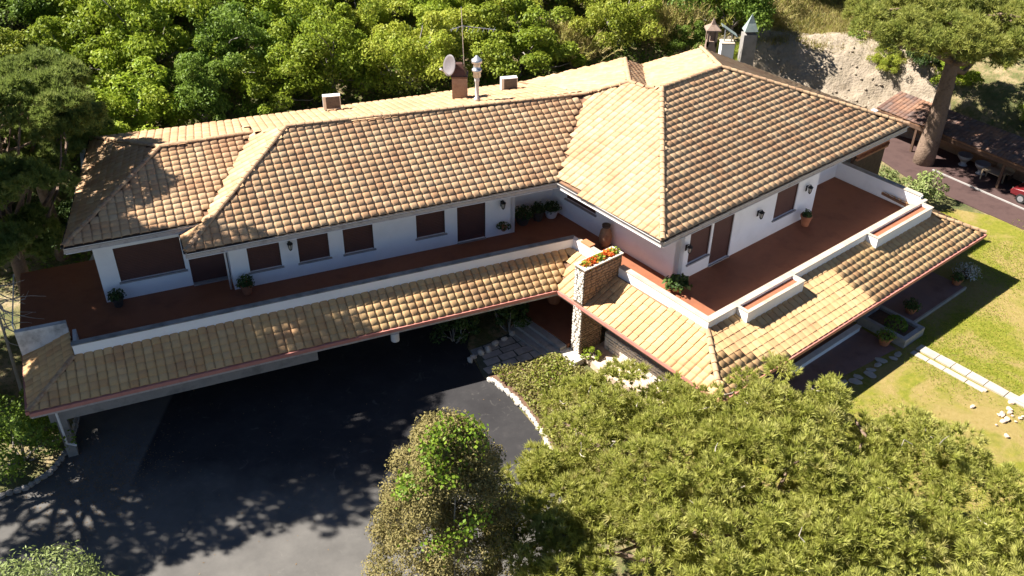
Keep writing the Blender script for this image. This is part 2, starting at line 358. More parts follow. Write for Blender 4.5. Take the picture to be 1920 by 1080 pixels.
# rocky bank behind the house, rough pale stone
def bank():
    xs = np.linspace(13.5, 31., 150); t = np.linspace(0, 1, 60); rng = np.random.default_rng(3)
    X, T = np.meshgrid(xs, t); Y = np.interp(X, [p[0] for p in YL], [p[1] for p in YL])-.6+T*7.6
    Z = ground_z(X, Y)
    edge = sst((X-13.5)/2.)*sst((31.-X)/2.5)*sst(T/.08)*sst((1-T)/.25)
    def rough(X, T):
        rng = np.random.default_rng(3); n = np.zeros_like(X)
        for a, fr in ((.2, 1.1), (.1, 2.3), (.08, 4.7), (.05, 9.1)):
            p = rng.uniform(0, 6, 4); n += a*np.abs(np.sin(fr*X+p[0]+1.7*np.sin(fr*.7*T*7+p[1])))*np.cos(fr*T*8+p[2]+np.sin(fr*X*.6+p[3]))
        return n
    def edg(X, T): return sst((X-13.5)/2.)*sst((31.-X)/2.5)*sst(T/.08)*sst((1-T)/.25)
    lift = lambda X, T: .10*(edg(X, T) > .01)+edg(X, T)*(.35+rough(X, T))-(1-np.clip(edg(X, T)*20, 0, 1))*.25
    Z = Z+lift(X, T)
    v = np.stack([X.ravel(), Y.ravel(), Z.ravel()], 1); i = np.arange(X.size).reshape(X.shape)
    add('rock_bank', v, np.stack([i[:-1, :-1].ravel(), i[:-1, 1:].ravel(), i[1:, 1:].ravel(), i[1:, :-1].ravel()], 1), 'rock_pale', kind='structure')
    parts = []
    for k in range(110):
        x = rng.uniform(15.5, 27); tt = rng.uniform(.05, .75); y = np.interp(x, [p[0] for p in YL], [p[1] for p in YL])-.6+tt*7.6; lz = float(lift(np.array(x), np.array(tt)))
        r = rng.uniform(.05, .16); parts.append(blob((x, y, float(ground_z(x, y))+lz+.1*r), r, rng, (1, .8, .6), rng.uniform(0, 6)))
    v, f = join(parts); add('loose_rocks', v, f, 'rock_pale', kind='stuff', label='pale broken rocks scattered over the bank behind the house')
bank()

# ============================================================ VILLA
villa = thing('villa', 'white two-storey villa with hipped clay-tile roofs and a raised terrace', 'house', B(0, 5, -.35))
def part(name, vf, mat, parent=villa, **k): return add(name, vf[0], vf[1], mat, parent, **k)
ZT, ZU, ZP, ZL = 3.4, 6.43, 4.2, 2.8
ZR = zr(ZU)
R1 = WR(12.2, 5.97, 8.82); EL = WR(18.14, 0, ZU); EI = WR(0, 0, ZU); J = WR(-3.83, 5.05, 8.45)
EF, ER, EB = BR(0, 0, ZU), BR(20.2, 0, ZU), np.array([11.81, 58.32, 7.53]); AP1, AP2 = BR(7.7, 7.7, 9.26), BR(12.5, 7.7, 9.26)
P1 = WR(-6.21, 4.37, 9.07); P2 = BR(7.29, 8.42, 9.11); TT = np.array([6.73, 55.83, 7.63]); QQ = np.array([7.81, 55.63, 7.38]); BP = WR(-3, 12.2, 6.6)
VT = WR(13.75, 7.2, 8.2); SA = WR(18.2, 7.2, 8.2); SL = WR(23.05, 1.7, 6.825); SR = WR(17.19, 1.7, 6.825); SBK = WR(21.4, 12.7, 6.825); MB = WR(13.75, 12.6, 6.6)
EL2 = WR(18.14, 1.7, 6.44)
up_polys = [[EL, EI, J, R1], [R1, VT, SR, EL2, EL], [SL, SR, VT, SA], [SA, SBK, SL], [SA, VT, MB, SBK], [R1, J, BP, MB, VT],
            [EF, AP1, P2, P1, J, EI], [EF, ER, AP2, AP1], [ER, EB, AP2], [AP1, AP2, EB, QQ, P2], [P1, P2, QQ, TT], [J, P1, TT, BP]]
# lower roof over the arcade
ui, uo, vi, vo, wi, wo = -.63, -2.76, -3.68, -6.46, -2.09, -3.98
zt_w, zt_l, zt_r = 3.66, 3.66, 3.76
c_in = cross_uw(ui, wi); c_out = cross_uw(uo, wo)
CI = np.array([*c_in, zt_w]); CO = np.array([*c_out, ZL])
KI = B(ui, vi, zt_r); KO = B(uo, vo, ZL)
RI = B(16.6, vi, zt_r); RO = B(18.9, vo, ZL); RB = B(18.9, -1.2, ZL); RIB = B(16.9, -1.2, zt_r)
LI = W(23.45, wi, zt_w); LO = W(25.45, wo-.05, ZL); LB = W(25.6, .35, ZL); LIB = W(23.65, .0, zt_w)
lo_polys = [[CO, CI, LI, LO], [KO, KI, CI, CO], [KO, RO, RI, KI], [RO, RB, RIB, RI], [LO, LI, LIB, LB]]
PC, PR = .39, .37
def tile_proto():
    prof = [(-.5, -.006), (-.455, -.004), (-.425, .036), (-.26, .052), (.0, .057), (.26, .052), (.425, .036), (.455, -.004), (.5, -.006)]
    v = []
    for y, dz in ((-.05, .036), (PR+.015, .004)): v += [(x*PC, y, z+dz) for x, z in prof]
    v += [(x*PC, -.045, z+.036-.032) for x, z in prof]
    n = len(prof); f = [(i, i+1, n+i+1, n+i) for i in range(n-1)]+[(2*n+i, 2*n+i+1, i+1, i) for i in range(n-1)]
    return np.array(v), f
TV, TF = tile_proto()
def inside(poly, p):
    n = len(poly); c = np.zeros(len(p), bool); j = n-1
    for i in range(n):
        xi, yi = poly[i]; xj, yj = poly[j]
        m = ((yi > p[:, 1]) != (yj > p[:, 1])) & (p[:, 0] < (xj-xi)*(p[:, 1]-yi)/(yj-yi+1e-12)+xi)
        c ^= m; j = i
    return c
def tile_frames(pts, pc=PC, pr=PR):
    pts = np.array(pts); n = np.zeros(3)
    for i in range(len(pts)): n += np.cross(pts[i], pts[(i+1) % len(pts)])
    n = n/np.linalg.norm(n)
    if n[2] < 0: n = -n
    g = np.array([-n[0]*n[2], -n[1]*n[2], 1-n[2]**2]); g /= np.linalg.norm(g); e = np.cross(g, n)
    o = pts[np.argmin(pts[:, 2])]; c = pts.mean(0); o = o-n*np.dot(o-c, n)
    q = np.stack([(pts-o)@e, (pts-o)@g], 1); b0 = q[:, 1].min(); a0 = q[:, 0].min()
    na = int((q[:, 0].max()-a0)/pc)+2; nb = int((q[:, 1].max()-b0)/pr)+2
    aa, bb = np.meshgrid(np.arange(na), np.arange(nb)); aa, bb = aa.ravel(), bb.ravel()
    ab = np.stack([a0+(aa+.5)*pc, b0+bb*pr], 1)
    k = inside(q, ab+np.array([0, pr*.45])); ab = ab[k]
    return [(o+a*e+b*g, e, g, n) for a, b in ab]
def tile_mesh(frames, rng, proto=(TV, TF)):
    n = len(frames); tv = proto[0]; m = len(tv)
    Pn = np.array([fr[0] for fr in frames]); E = np.array([fr[1] for fr in frames]); G = np.array([fr[2] for fr in frames]); N = np.array([fr[3] for fr in frames])
    a = rng.normal(0, .018, n); E2 = E*np.cos(a)[:, None]+G*np.sin(a)[:, None]; G2 = G*np.cos(a)[:, None]-E*np.sin(a)[:, None]
    Pn = Pn+N*rng.uniform(0, .012, (n, 1))+G*rng.normal(0, .012, (n, 1))
    v = Pn[:, None]+tv[None, :, 0:1]*E2[:, None]+tv[None, :, 1:2]*G2[:, None]+tv[None, :, 2:3]*N[:, None]
    f = (np.array(proto[1])[None]+(np.arange(n)*m)[:, None, None]).reshape(-1, 4)
    return v.reshape(-1, 3), f, np.repeat(rng.random(n), m)
def deck(name, polys, dz):
    v, f = [], []
    for p in polys:
        i = len(v); v += [q+np.array([0, 0, dz]) for q in p]; f.append(tuple(range(i, i+len(p))))
        if np.cross(p[1]-p[0], p[2]-p[0])[2] < 0: f[-1] = f[-1][::-1]
        b = len(v); v += [q+np.array([0, 0, dz-.16]) for q in p]; n = len(p); f.append(tuple(range(b, b+n)))
        f += [(i+k, i+(k+1) % n, b+(k+1) % n, b+k) for k in range(n)]
    return part(name, (v, f), 'roof_deck')
roof = deck('roof', up_polys, -.03); lower_roof = deck('lower_roof', lo_polys, -.03)
lower_roof['label'] = 'lower clay-tile roof skirt round the terrace'
rng = np.random.default_rng(11)
fr_up = [t for p in up_polys for t in tile_frames(p)]; fr_lo = [t for p in lo_polys for t in tile_frames(p)]
camp = np.array([0, 0, CAMZ])
# the 300 tiles nearest the eye that no tree hides stand alone; the rest is one mesh to each roof
def shows(t):
    p = t[0]; d = p-camp; y = d[1]*.822-d[2]*.5694; vv = d[1]*.5694+d[2]*.822
    px, py = 960+1770*d[0]/y, 540-1770*vv/y
    return px > 1060 and px < 1845 and (py < 660 or px > 1700) and t[2][1] > .1
vis = sorted([i for i, t in enumerate(fr_lo) if shows(t)], key=lambda i: np.linalg.norm(fr_lo[i][0]-camp))[:300]
vs = set(vis)
v, f, r = tile_mesh(fr_up, rng, (TV*np.array([1, 1, .72]), TF)); add('roof_tiles', v, f, 'clay_tile', roof, rand=r, kind='stuff')
v, f, r = tile_mesh([t for i, t in enumerate(fr_lo) if i not in vs], rng); add('roof_tiles', v, f, 'clay_tile_low', lower_roof, rand=r, kind='stuff')
tme = mesh_data('roof_tile', TV, [tuple(q) for q in TF], 'clay_tile_low')
def place(name, me, fr, parent, jit=.018):
    p, e, g, n = fr; a = random.gauss(0, jit); e2 = e*math.cos(a)+g*math.sin(a); g2 = g*math.cos(a)-e*math.sin(a)
    p = p+n*random.uniform(0, .012)
    o = bpy.data.objects.new(name, me); link(o, parent); WL[o.name] = p
    M = Matrix(((e2[0], g2[0], n[0], 0), (e2[1], g2[1], n[1], 0), (e2[2], g2[2], n[2], 0), (0, 0, 0, 1)))
    q = p-wl(parent); o.matrix_local = Matrix.Translation(tuple(q)) @ M
    return o
for i in vis: place('roof_tile', tme, fr_lo[i], lower_roof)
# ridge and hip caps
def cap_proto():
    v = []; n = 7
    for y, r, dz in ((-.03, .135, .02), (.44, .115, 0)): v += [(r*math.cos(math.pi*k/(n-1)), y, r*.8*math.sin(math.pi*k/(n-1))+dz) for k in range(n)]
    v += [(.1*math.cos(math.pi*k/(n-1)), -.025, .08*math.sin(math.pi*k/(n-1))) for k in range(n)]
    return np.array(v), [(i, i+1, n+i+1, n+i) for i in range(n-1)]+[(2*n+i, 2*n+i+1, i+1, i) for i in range(n-1)]
CV, CF = cap_proto(); cme = mesh_data('ridge_cap', CV, CF, 'cap_clay', smooth=False)
def caps(a, b, parent):
    a, b = np.array(a), np.array(b)
    if a[2] > b[2]: a, b = b, a
    L = np.linalg.norm(b-a); g = (b-a)/L; n = np.array([0, 0, 1.])-g*g[2]; n /= np.linalg.norm(n); e = np.cross(g, n)
    k = int(L/.42)
    for i in range(k): place('ridge_cap', cme, (a+g*(i*L/k)+n*.055, e, g, n), parent, .012)
for a, b in ((EF, AP1), (AP1, AP2), (ER, AP2), (EL, R1), (SL, SA), (R1, J), (SA, VT), (J, P1), (P1, P2), (P2, AP1), (P1, TT), (SBK, SA), (AP2, EB)): caps(a, b, roof)
for a, b in ((KO, KI), (LO, LI), (RO, RI)): caps(a, b, lower_roof)
# eave boards and gutters: pale board, dark half-round gutter above it
def along(a, b, off, z0, z1, dep, mat, name, parent=villa):
    """board below the edge a-b; off = outward normal xy"""
    a, b = np.array(a[:2]), np.array(b[:2]); off = np.array(off[:2])
    return part(name, prism([a+off*dep[0], b+off*dep[0], b+off*dep[1], a+off*dep[1]], z0, z1), mat, parent)
nW, nR, nLf = -WV, -V, -U
for a, b, nn, z in ((EL, EI, nW, ZR), (EI, EF, nLf, ZR), (EF, ER, nR, ZR), (EL2, EL, WU, ZR), (SL, SR, nW, 7.359), (SBK, SL, WU, 7.359)):
    along(a, b, nn, z-.34, z-.085, (.0, .06), 'fascia_grey', 'eave_board', roof)
    along(a, b, nn, z-.36, z-.335, (-.02, .085), 'white_trim', 'trim', roof)
    along(a, b, nn, z-.10, z-.02, (.04, .14), 'dark_gutter', 'gutter', roof)
    along(a, b, nn, z-.075, z-.045, (.141, .152), 'white_trim', 'gutter_lip', roof)
for a, b, nn in ((CO, LO, nW), (CO, KO, nLf), (KO, RO, nR), (LO, LB, WU), (RO, RB, U)):
    along(a, b, nn, ZL-.16, ZL+.01, (.02, .17), 'fascia', 'eave_gutter', lower_roof)
    along(a, b, nn, ZL-.34, ZL-.165, (-.06, .06), 'wood_pale' if nn is not nW else 'fascia_grey', 'eave_board', lower_roof)
# walls with real openings
def wall(name, F, a0, a1, b, z0, z1, th, holes, axis=0, mat='white_wall'):
    xs_ = sorted({a0, a1, *[h[0] for h in holes], *[h[1] for h in holes]}); zs = sorted({z0, z1, *[h[2] for h in holes], *[h[3] for h in holes]})
    parts = []
    for i in range(len(xs_)-1):
        col = []
        for k in range(len(zs)-1):
            xm, zm = (xs_[i]+xs_[i+1])/2, (zs[k]+zs[k+1])/2
            if any(h[0] < xm < h[1] and h[2] < zm < h[3] for h in holes): continue
            if col and abs(col[-1][1]-zs[k]) < 1e-6: col[-1][1] = zs[k+1]
            else: col.append([zs[k], zs[k+1]])
        for c0, c1 in col:
            parts.append(fbox(F, xs_[i], xs_[i+1], b, b+th, c0, c1) if axis == 0 else fbox(F, b, b+th, xs_[i], xs_[i+1], c0, c1))
    return part(name, join(parts), mat)
def shutter(F, h, b, axis=0, door=False, depth=.09):
    """roller shutter set back in its opening"""
    a0, a1, z0, z1 = h; parts = []; n = max(8, int((z1-z0)/.085)); dz = (z1-z0)/n
    bx = (lambda p, q, r, s, t, w_: fbox(F, p, q, r, s, t, w_)) if axis == 0 else (lambda p, q, r, s, t, w_: fbox(F, r, s, p, q, t, w_))
    for i in range(n): parts.append(bx(a0+.05, a1-.05, b+depth, b+depth+.05, z0+i*dz+.006, z0+(i+1)*dz-.006))
    parts.append(bx(a0+.05, a1-.05, b+depth+.03, b+depth+.07, z0, z1))
    s = part('door_shutter' if door else 'window_shutter', join(parts), 'shutter')
    part('frame', join([bx(a0, a0+.05, b+.05, b+.2, z0, z1), bx(a1-.05, a1, b+.05, b+.2, z0, z1), bx(a0+.05, a1-.05, b+.05, b+.2, z1-.06, z1)]), 'shutter_frame', s)
    if not door: part('sill', bx(a0-.08, a1+.08, b-.09, b+.12, z0-.07, z0-.002), 'sill_grey', s)
    else: part('threshold', bx(a0-.02, a1+.02, b-.07, b+.2, ZT, z0-.002), 'sill_grey', s)
    return s
Wz = ZR-.25
wing_h = [(14.02, 15.52, 4.2, 5.62), (11.7, 13.18, 4.16, 5.62), (9.5, 10.98, 4.14, 5.62), (5.8, 7.3, 4.2, 5.56), (3.62, 5.15, ZT+.06, 5.62)]
wall('wing_wall', W, 2.0, 16.16, .8, ZT-.3, Wz, .3, wing_h)
for i, h in enumerate(wing_h): shutter(W, h, .8, door=(i == 4))
wall('wing_end_wall', W, .8, 3.4, 2.0, ZT-.3, Wz, .001+.25, [], axis=1)
wall('wing_recess_wall', W, -1.6, 2.0, 2.3, ZT-.3, Wz+.3, .25, [(-.9, 1.7, 5.55, 6.05)])
part('window_shutter', fbox(W, -.9, 1.7, 2.4, 2.45, 5.55, 6.05), 'shutter')
small_h = [(18.3, 21.18, 4.34, 6.15)]
wall('side_wall', W, 18.1, 22.0, 1.93, ZT-.3, 7.12, .3, small_h); shutter(W, small_h[0], 1.93)
wall('side_end_wall', W, 1.94, 11, 21.75, ZT-.3, 7.12, .249, [], axis=1)
part('door_shutter', fbox(W, 16.35, 18.1, 2.05, 2.12, ZT+.06, 5.9), 'shutter'); part('threshold', fbox(W, 16.3, 18.1, 1.8, 2.2, ZT, ZT+.055), 'sill_grey')
wall('door_reveal_wall', W, .81, 2.6, 16.1, ZT-.3, Wz, .25, [], axis=1)
part('downpipe', tube([W(16.5, .95, 6.6), W(16.5, .95, ZT)], .05, 8), 'white_trim', smooth=True)
blk_h = [(2.1, 3.62, 4.22, 6.0), (3.78, 5.3, ZT+.06, 6.0), (8.65, 10.45, 4.3, 5.92)]
wall('terrace_wall', B, 1.46, 12.2, .06, ZT-.3, 6.72, .3, blk_h)
for i, h in enumerate(blk_h): shutter(B, h, .06, door=(i == 1))
wall('terrace_back_wall', B, 12.2, 20, 1.83, ZT-.3, 6.72, .3, [])
wall('terrace_return_wall', B, .07, 1.83, 11.95, ZT-.3, 6.72, .249, [], axis=1)
left_h = [(5.82, 8.05, 4.55, 5.3)]
wall('courtyard_wall', B, .06, 9.6, 1.46, ZT-.3, 6.9, .3, left_h, axis=1)
shutter(B, (5.82, 8.05, 4.55, 5.3), 1.46, axis=1)
# soffits close the eaves
part('soffit', prism([WR(18.1, .02)[:2], WR(-2, .02)[:2], WR(-2, 4)[:2], WR(18.1, 4)[:2]], ZR-.24, ZR-.2), 'white_trim')
part('soffit', prism([BR(.02, .02)[:2], BR(20.1, .02)[:2], BR(20.1, 3)[:2], BR(2.4, 3)[:2], BR(2.4, 8.2)[:2], BR(.02, 7.15)[:2]], ZR-.245, ZR-.205), 'white_trim')
# terrace floor, slabs, parapets
ci2 = cross_uw(ui+.25, wi+.25)
part('terrace_floor', prism([W(25.7, -.2)[:2], W(23.5, -.2)[:2], W(23.4, wi+.2)[:2], ci2, B(ui+.2, vi+.2)[:2], B(16.8, vi+.2)[:2], B(16.9, 2.2)[:2], B(2, 2.2)[:2], B(2, 9)[:2], W(2, 3)[:2], W(16, 3)[:2], W(22, 3)[:2], W(22, 6)[:2], W(25.7, 6)[:2]], ZT-.2, ZT), 'terracotta_floor')
par = part('parapet', prism([W(23.45, wi)[:2], c_in, ci2, W(23.45, wi+.25)[:2]], ZT-.1, ZP), 'white_wall')
part('coping', prism([W(23.49, wi-.03)[:2], c_in+(-.02, -.03), ci2+(0, .04), W(23.49, wi+.3)[:2]], ZP, ZP+.035), 'grey_coping', par)
pl_ = part('parapet', prism([c_in, B(ui, 2.62)[:2], B(ui+.25, 2.62)[:2], ci2], ZT-.1, ZP), 'white_wall')
part('coping', prism([c_in+U*.02-V*.3, B(ui-.03, 2.7)[:2], B(ui+.3, 2.7)[:2], ci2+U*.03-V*.3], ZP, ZP+.035), 'coping', pl_)
part('coping_tile', prism([c_in+U*.05-V*.5, c_in+U*.05-V*1.15, c_in+U*.42-V*1.15, c_in+U*.42-V*.5], ZP+.036, ZP+.1), 'terracotta_orange', pl_)
pm_ = part('parapet', prism([B(ui, 1.95)[:2], B(ui, vi)[:2], B(ui+.25, vi+.25)[:2], B(ui+.25, 1.95)[:2]], ZT-.1, ZP), 'white_wall')
part('coping', prism([B(ui-.03, 1.95)[:2], B(ui-.03, vi-.03)[:2], B(ui+.3, vi+.3)[:2], B(ui+.3, 1.95)[:2]], ZP, ZP+.035), 'coping', pm_)
pr_ = part('parapet', prism([B(ui+.004, vi)[:2], B(17.15, vi)[:2], B(17.15, vi+.25)[:2], B(ui+.254, vi+.25)[:2]], ZT-.1, ZP-.004), 'white_wall')
part('coping', prism([B(ui-.025, vi-.034)[:2], B(17.2, vi-.034)[:2], B(17.2, vi+.3)[:2], B(ui+.305, vi+.3)[:2]], ZP-.004, ZP+.03), 'coping', pr_)
pe_ = part('parapet', fbox(B, 16.9, 17.15, vi+.26, 2.1, ZT-.1, ZP+.2), 'white_wall'); part('coping', fbox(B, 16.86, 17.2, -2.2, 2.1, ZP+.2, ZP+.235), 'grey_coping', pe_); part('coping', fbox(B, 16.86, 17.2, vi+.31, -2.203, ZP+.2, ZP+.237), 'coping', pe_)
for a0, a1 in ((1.31, 5.45), (11.54, 16.7)):
    pb = part('planter_box', join([fbox(B, a0, a1, -4.32, -4.2, 3.5, ZP), fbox(B, a0, a0+.12, -4.2, vi-.035, 3.5, ZP), fbox(B, a1-.12, a1, -4.2, vi-.035, 3.5, ZP)]), 'white_wall')
    part('rim', join([fbox(B, a0-.03, a1+.03, -4.36, -4.18, ZP, ZP+.03), fbox(B, a0-.03, a0+.13, -4.179, vi-.036, ZP, ZP+.032), fbox(B, a1-.13, a1+.03, -4.179, vi-.036, ZP, ZP+.032)]), 'coping', pb)
    part('soil', fbox(B, a0+.12, a1-.12, -4.2, vi-.036, 3.5, ZP-.14), 'red_soil', pb)
# plastered wall stub and low kerb at the far left of the terrace
part('wall_stub', prism([W(23.64, -.02)[:2], W(25.7, .03)[:2], W(25.7, -.22)[:2], W(23.64, -.27)[:2]], [3.6, 2.95, 2.95, 3.6], [ZP, ZP, ZP, ZP]), 'weathered_white')
part('end_post', fbox(W, 23.25, 23.4, -1.8, -.9, ZT, ZP+.02), 'rough_plaster')
part('end_rail', tube([W(25.75, .3, ZT), W(25.75, .3, 4.3), W(25.75, 4.5, 4.3)], .03, 6), 'white_trim')
# ground floor behind the arcade
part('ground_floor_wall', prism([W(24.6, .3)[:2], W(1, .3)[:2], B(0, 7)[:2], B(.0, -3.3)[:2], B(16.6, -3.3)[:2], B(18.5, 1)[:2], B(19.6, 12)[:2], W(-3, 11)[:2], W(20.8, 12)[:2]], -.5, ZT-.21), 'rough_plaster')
part('arcade_beam', fbox(W, 13.6, 24.9, -3.75, -3.5, 1.75, ZL-.3), 'concrete')
part('arcade_beam', fbox(W, 3.2, 13.6, -3.7, -3.5, 2.2, ZL-.3), 'concrete')
for s in (24.5,): part('arcade_post', fbox(W, s-.2, s+.2, -3.72, -3.32, -.4, ZL-.3), 'concrete')
part('arcade_lamp', lathe(W(10.0, -3.95, 2.0), [(.2, 0), (.2, .45), (.05, .5)], 14), 'white_ceramic')
part('drainpipe', tube([W(24.55, -4.05, 2.65), W(24.55, -3.95, 2.5), W(24.55, -3.9, .6), W(24.2, -4.0, .45)], .05, 8), 'white_trim')
# stone chimney-planter through the lower roof, stone pillar below
def stone_skin(name, parent, O, a, b, n, la, lb, mat, rng, size=.2, skip=None):
    """uneven stones bedded in a face: O corner, a,b unit axes, n outward"""
    parts = []; y = 0.; O = np.array(O, float)
    while y < lb-.05:
        h = min(rng.uniform(.6, 1.1)*size, lb-y); x = -rng.uniform(0, size*.6)
        while x < la:
            L = rng.uniform(.9, 2.1)*size; x0, x1 = max(x, 0)+.012, min(x+L, la)-.012
            if x1-x0 > .04:
                c = O+a*(x0+x1)/2+b*(y+h/2); d = rng.uniform(.015, .055); vv = []
                for sc, dd in ((1, -.02), (.96, d*.6), (.7, d)):
                    for sx, sy in ((-1, -.75), (-.6, -1), (.7, -1), (1, -.6), (1, .7), (.55, 1), (-.7, 1), (-1, .6)):
                        vv.append(c+a*sx*(x1-x0)/2*sc*rng.uniform(.88, 1)+b*sy*(h/2-.01)*sc*rng.uniform(.86, 1)+n*dd)
                ff = [(i, (i+1) % 8, 8+(i+1) % 8, 8+i) for i in range(8)]+[(8+i, 8+(i+1) % 8, 16+(i+1) % 8, 16+i) for i in range(8)]+[tuple(range(16, 24))]
                parts.append((vv, ff))
            x += L
        y += h
    v, f = join(parts); return add(name, v, f, mat, parent, kind='stuff')
u3, v3, zz = np.array([*U, 0]), np.array([*V, 0]), np.array([0, 0, 1.])
rs = np.random.default_rng(5)
pil = part('stone_pillar', fbox(B, -2.88, -1.45, 1.98, 2.6, -.6, 3.3), 'mortar_dark')
stone_skin('stones', pil, B(-2.88, 1.98, -.4), u3, zz, -v3, 1.43, 3.2, 'stone_brown', rs, .17)
stone_skin('stones', pil, B(-2.88, 2.6, -.4), -v3, zz, -u3, .62, 3.1, 'stone_pale', rs, .2)  # sun-facing side: paler stones than the front, sunlight put into the colour
plt_ = part('stone_planter', join([fbox(B, -2.88, -.45, 1.98, 2.12, 2.9, 4.88), fbox(B, -2.88, -.45, 2.5, 2.64, 2.9, 4.88), fbox(B, -2.88, -2.74, 2.12, 2.5, 2.9, 4.88), fbox(B, -.59, -.45, 2.12, 2.5, 2.9, 4.88), fbox(B, -2.74, -.59, 2.12, 2.5, 2.9, 4.7)]), 'mortar_dark')
stone_skin('stones', plt_, B(-2.88, 1.98, 2.95), u3, zz, -v3, 2.43, 1.8, 'stone_brown', rs, .2)
stone_skin('stones', plt_, B(-2.88, 2.64, 2.95), -v3, zz, -u3, .66, 1.8, 'stone_pale', rs, .2)  # planter side towards the sun brightened by colour, with paler stones
part('rim', join([fbox(B, -2.92, -.41, 1.92, 2.1, 4.88, 4.94), fbox(B, -2.92, -.41, 2.52, 2.7, 4.88, 4.94), fbox(B, -2.92, -2.72, 2.1, 2.52, 4.88, 4.94), fbox(B, -.6, -.41, 2.1, 2.52, 4.88, 4.94)]), 'stone_pale', plt_)
part('pillar_foot', fbox(B, -3.5, -2.89, 1.6, 2.75, -.5, -.05), 'stone_pale')
# chimney stacks, flue, tile screen
ch = part('chimney', abox(-3.5, -2.7, 49.5, 50.3, 7.0, 8.85), 'brick_chimney')
part('chimney_hood', join([prism([(-3.55, 49.45), (-2.65, 49.45), (-2.65, 50.35), (-3.55, 50.35)], 8.85, 8.95), ([(-3.5, 49.5, 8.95), (-2.7, 49.5, 8.95), (-2.7, 50.3, 8.95), (-3.5, 50.3, 8.95), (-3.3, 49.75, 9.55), (-2.95, 49.75, 9.55), (-2.95, 50.05, 9.55), (-3.3, 50.05, 9.55)], [(0, 1, 5, 4), (1, 2, 6, 5), (2, 3, 7, 6), (3, 0, 4, 7), (4, 5, 6, 7)])]), 'shutter_frame', ch)
fl = part('flue', lathe((-2.08, 48.05, 8.2), [(.17, 0), (.17, .15), (.1, .2), (.1, 1.05), (.13, 1.1), (.13, 1.4)], 14), 'rough_plaster', smooth=True)
part('flue_cowl', lathe((-2.08, 48.05, 9.55), [(.2, 0), (.2, .3), (.26, .32), (.26, .42), (.18, .45), (.18, .75), (.28, .77), (.28, .93), (.2, .96), (.05, 1.15)], 14), 'galvanised', fl, smooth=True)
sc = part('tile_screen', join([fbox(B, 17.35, 20.5, .92, 1.06, 4.62, 4.74), fbox(B, 17.35, 20.5, .92, 1.06, 5.0, 5.08)]), 'terracotta_orange')
part('screen_tile', join([tube([B(17.55+.4*i, .88, 4.87), B(17.55+.4*i, 1.1, 4.87)], .13, 10, False) for i in range(8)]), 'terracotta_orange', sc)
part('screen_wall', fbox(B, 17.3, 20.5, 1.1, 1.3, -.4, 5.05), 'wood_dark')

for o in (ch, fl): o.location += Vector((.07, -1.2, .5))
# ============================================================ ENTRANCE, PAVING, PATHS
rng = np.random.default_rng(21)
flat('entrance_floor', [B(-3.0, 2.7)[:2], B(-1.4, 2.7)[:2], B(-.05, 4)[:2], B(-.05, 8)[:2], W(2.3, .2)[:2], W(2.6, -2.2)[:2]], .2, 'terracotta_floor', .6)
steps = thing('entrance_steps', 'three grey stone steps up to the red entrance floor', 'steps', B(-3.5, 4.5, -.35))
for i in range(3):
    z1 = .14-.17*i; u0 = -3.04-.38*i
    add('step', *fbox(B, u0-.4, u0, 2.75, 5.9, -.5, z1), 'paver', steps)
pav = flat('entrance_path', [(-1.95, 37.0), (-1.3, 34.9), (-.1, 34.9), (2.4, 36.3), (2.75, 36.95), (.9, 39.3), (0, 38.5)], -.335, 'paver_joint', .2)
# paving slabs, laid in courses, each a little uneven
dirp = np.array([.86, .51]); dirq = np.array([-.51, .86]); o0 = np.array([-1.25, 34.95])
pp = [(-1.85, 36.9), (-1.25, 34.98), (-.2, 34.95), (2.35, 36.35), (2.6, 36.9), (.9, 39.1), (0, 38.4)]
y = 0.
while y < 4:
    h = rng.uniform(.46, .6); x = -1.2-rng.uniform(0, .7)
    while x < 5:
        L = rng.uniform(.7, 1.2); c = o0+dirp*(x+L/2)+dirq*(y+h/2)
        if inside(pp, c[None])[0]:
            g = .035; poly = [o0+dirp*(x+g+rng.uniform(0, .04))+dirq*(y+g+rng.uniform(0, .03)), o0+dirp*(x+L-g-rng.uniform(0, .04))+dirq*(y+g), o0+dirp*(x+L-g)+dirq*(y+h-g-rng.uniform(0, .03)), o0+dirp*(x+g)+dirq*(y+h-g)]
            add('paving_stone', *prism(poly, -.36, -.295+rng.uniform(-.012, .02)), 'paver', pav)
        x += L
    y += h
for k, (x, y) in enumerate([(-1.85, 36.35), (-1.5, 36.7), (-1.15, 36.95), (-.8, 37.45), (-.35, 37.8), (.05, 38.3), (-2.0, 36.1)]):
    add('border_stone', *blob((x, y, -.25), rng.uniform(.18, .3), rng, (1, .8, .7), rng.uniform(0, 6)), 'stone_pale', pav)
flat('pale_patio', [B(-2.8, 1.9)[:2], B(-2.95, -.2)[:2], B(-2.4, -3.5)[:2], B(-.1, -3.4)[:2], B(-.1, 2)[:2]], -.02, 'sand', .5)
lw = thing('low_stone_wall', 'low pale stone wall along the pale patio under the lower roof', 'wall', B(-1.4, -.8, -.3))
add('wall_core', *fbox(B, -1.55, -1.2, -3.6, 1.6, -.5, .95), 'mortar', lw)
stone_skin('stones', lw, B(-1.55, 1.6, -.1), -v3, zz, -u3, 5.2, 1.05, 'stone_pale', rs, .24)
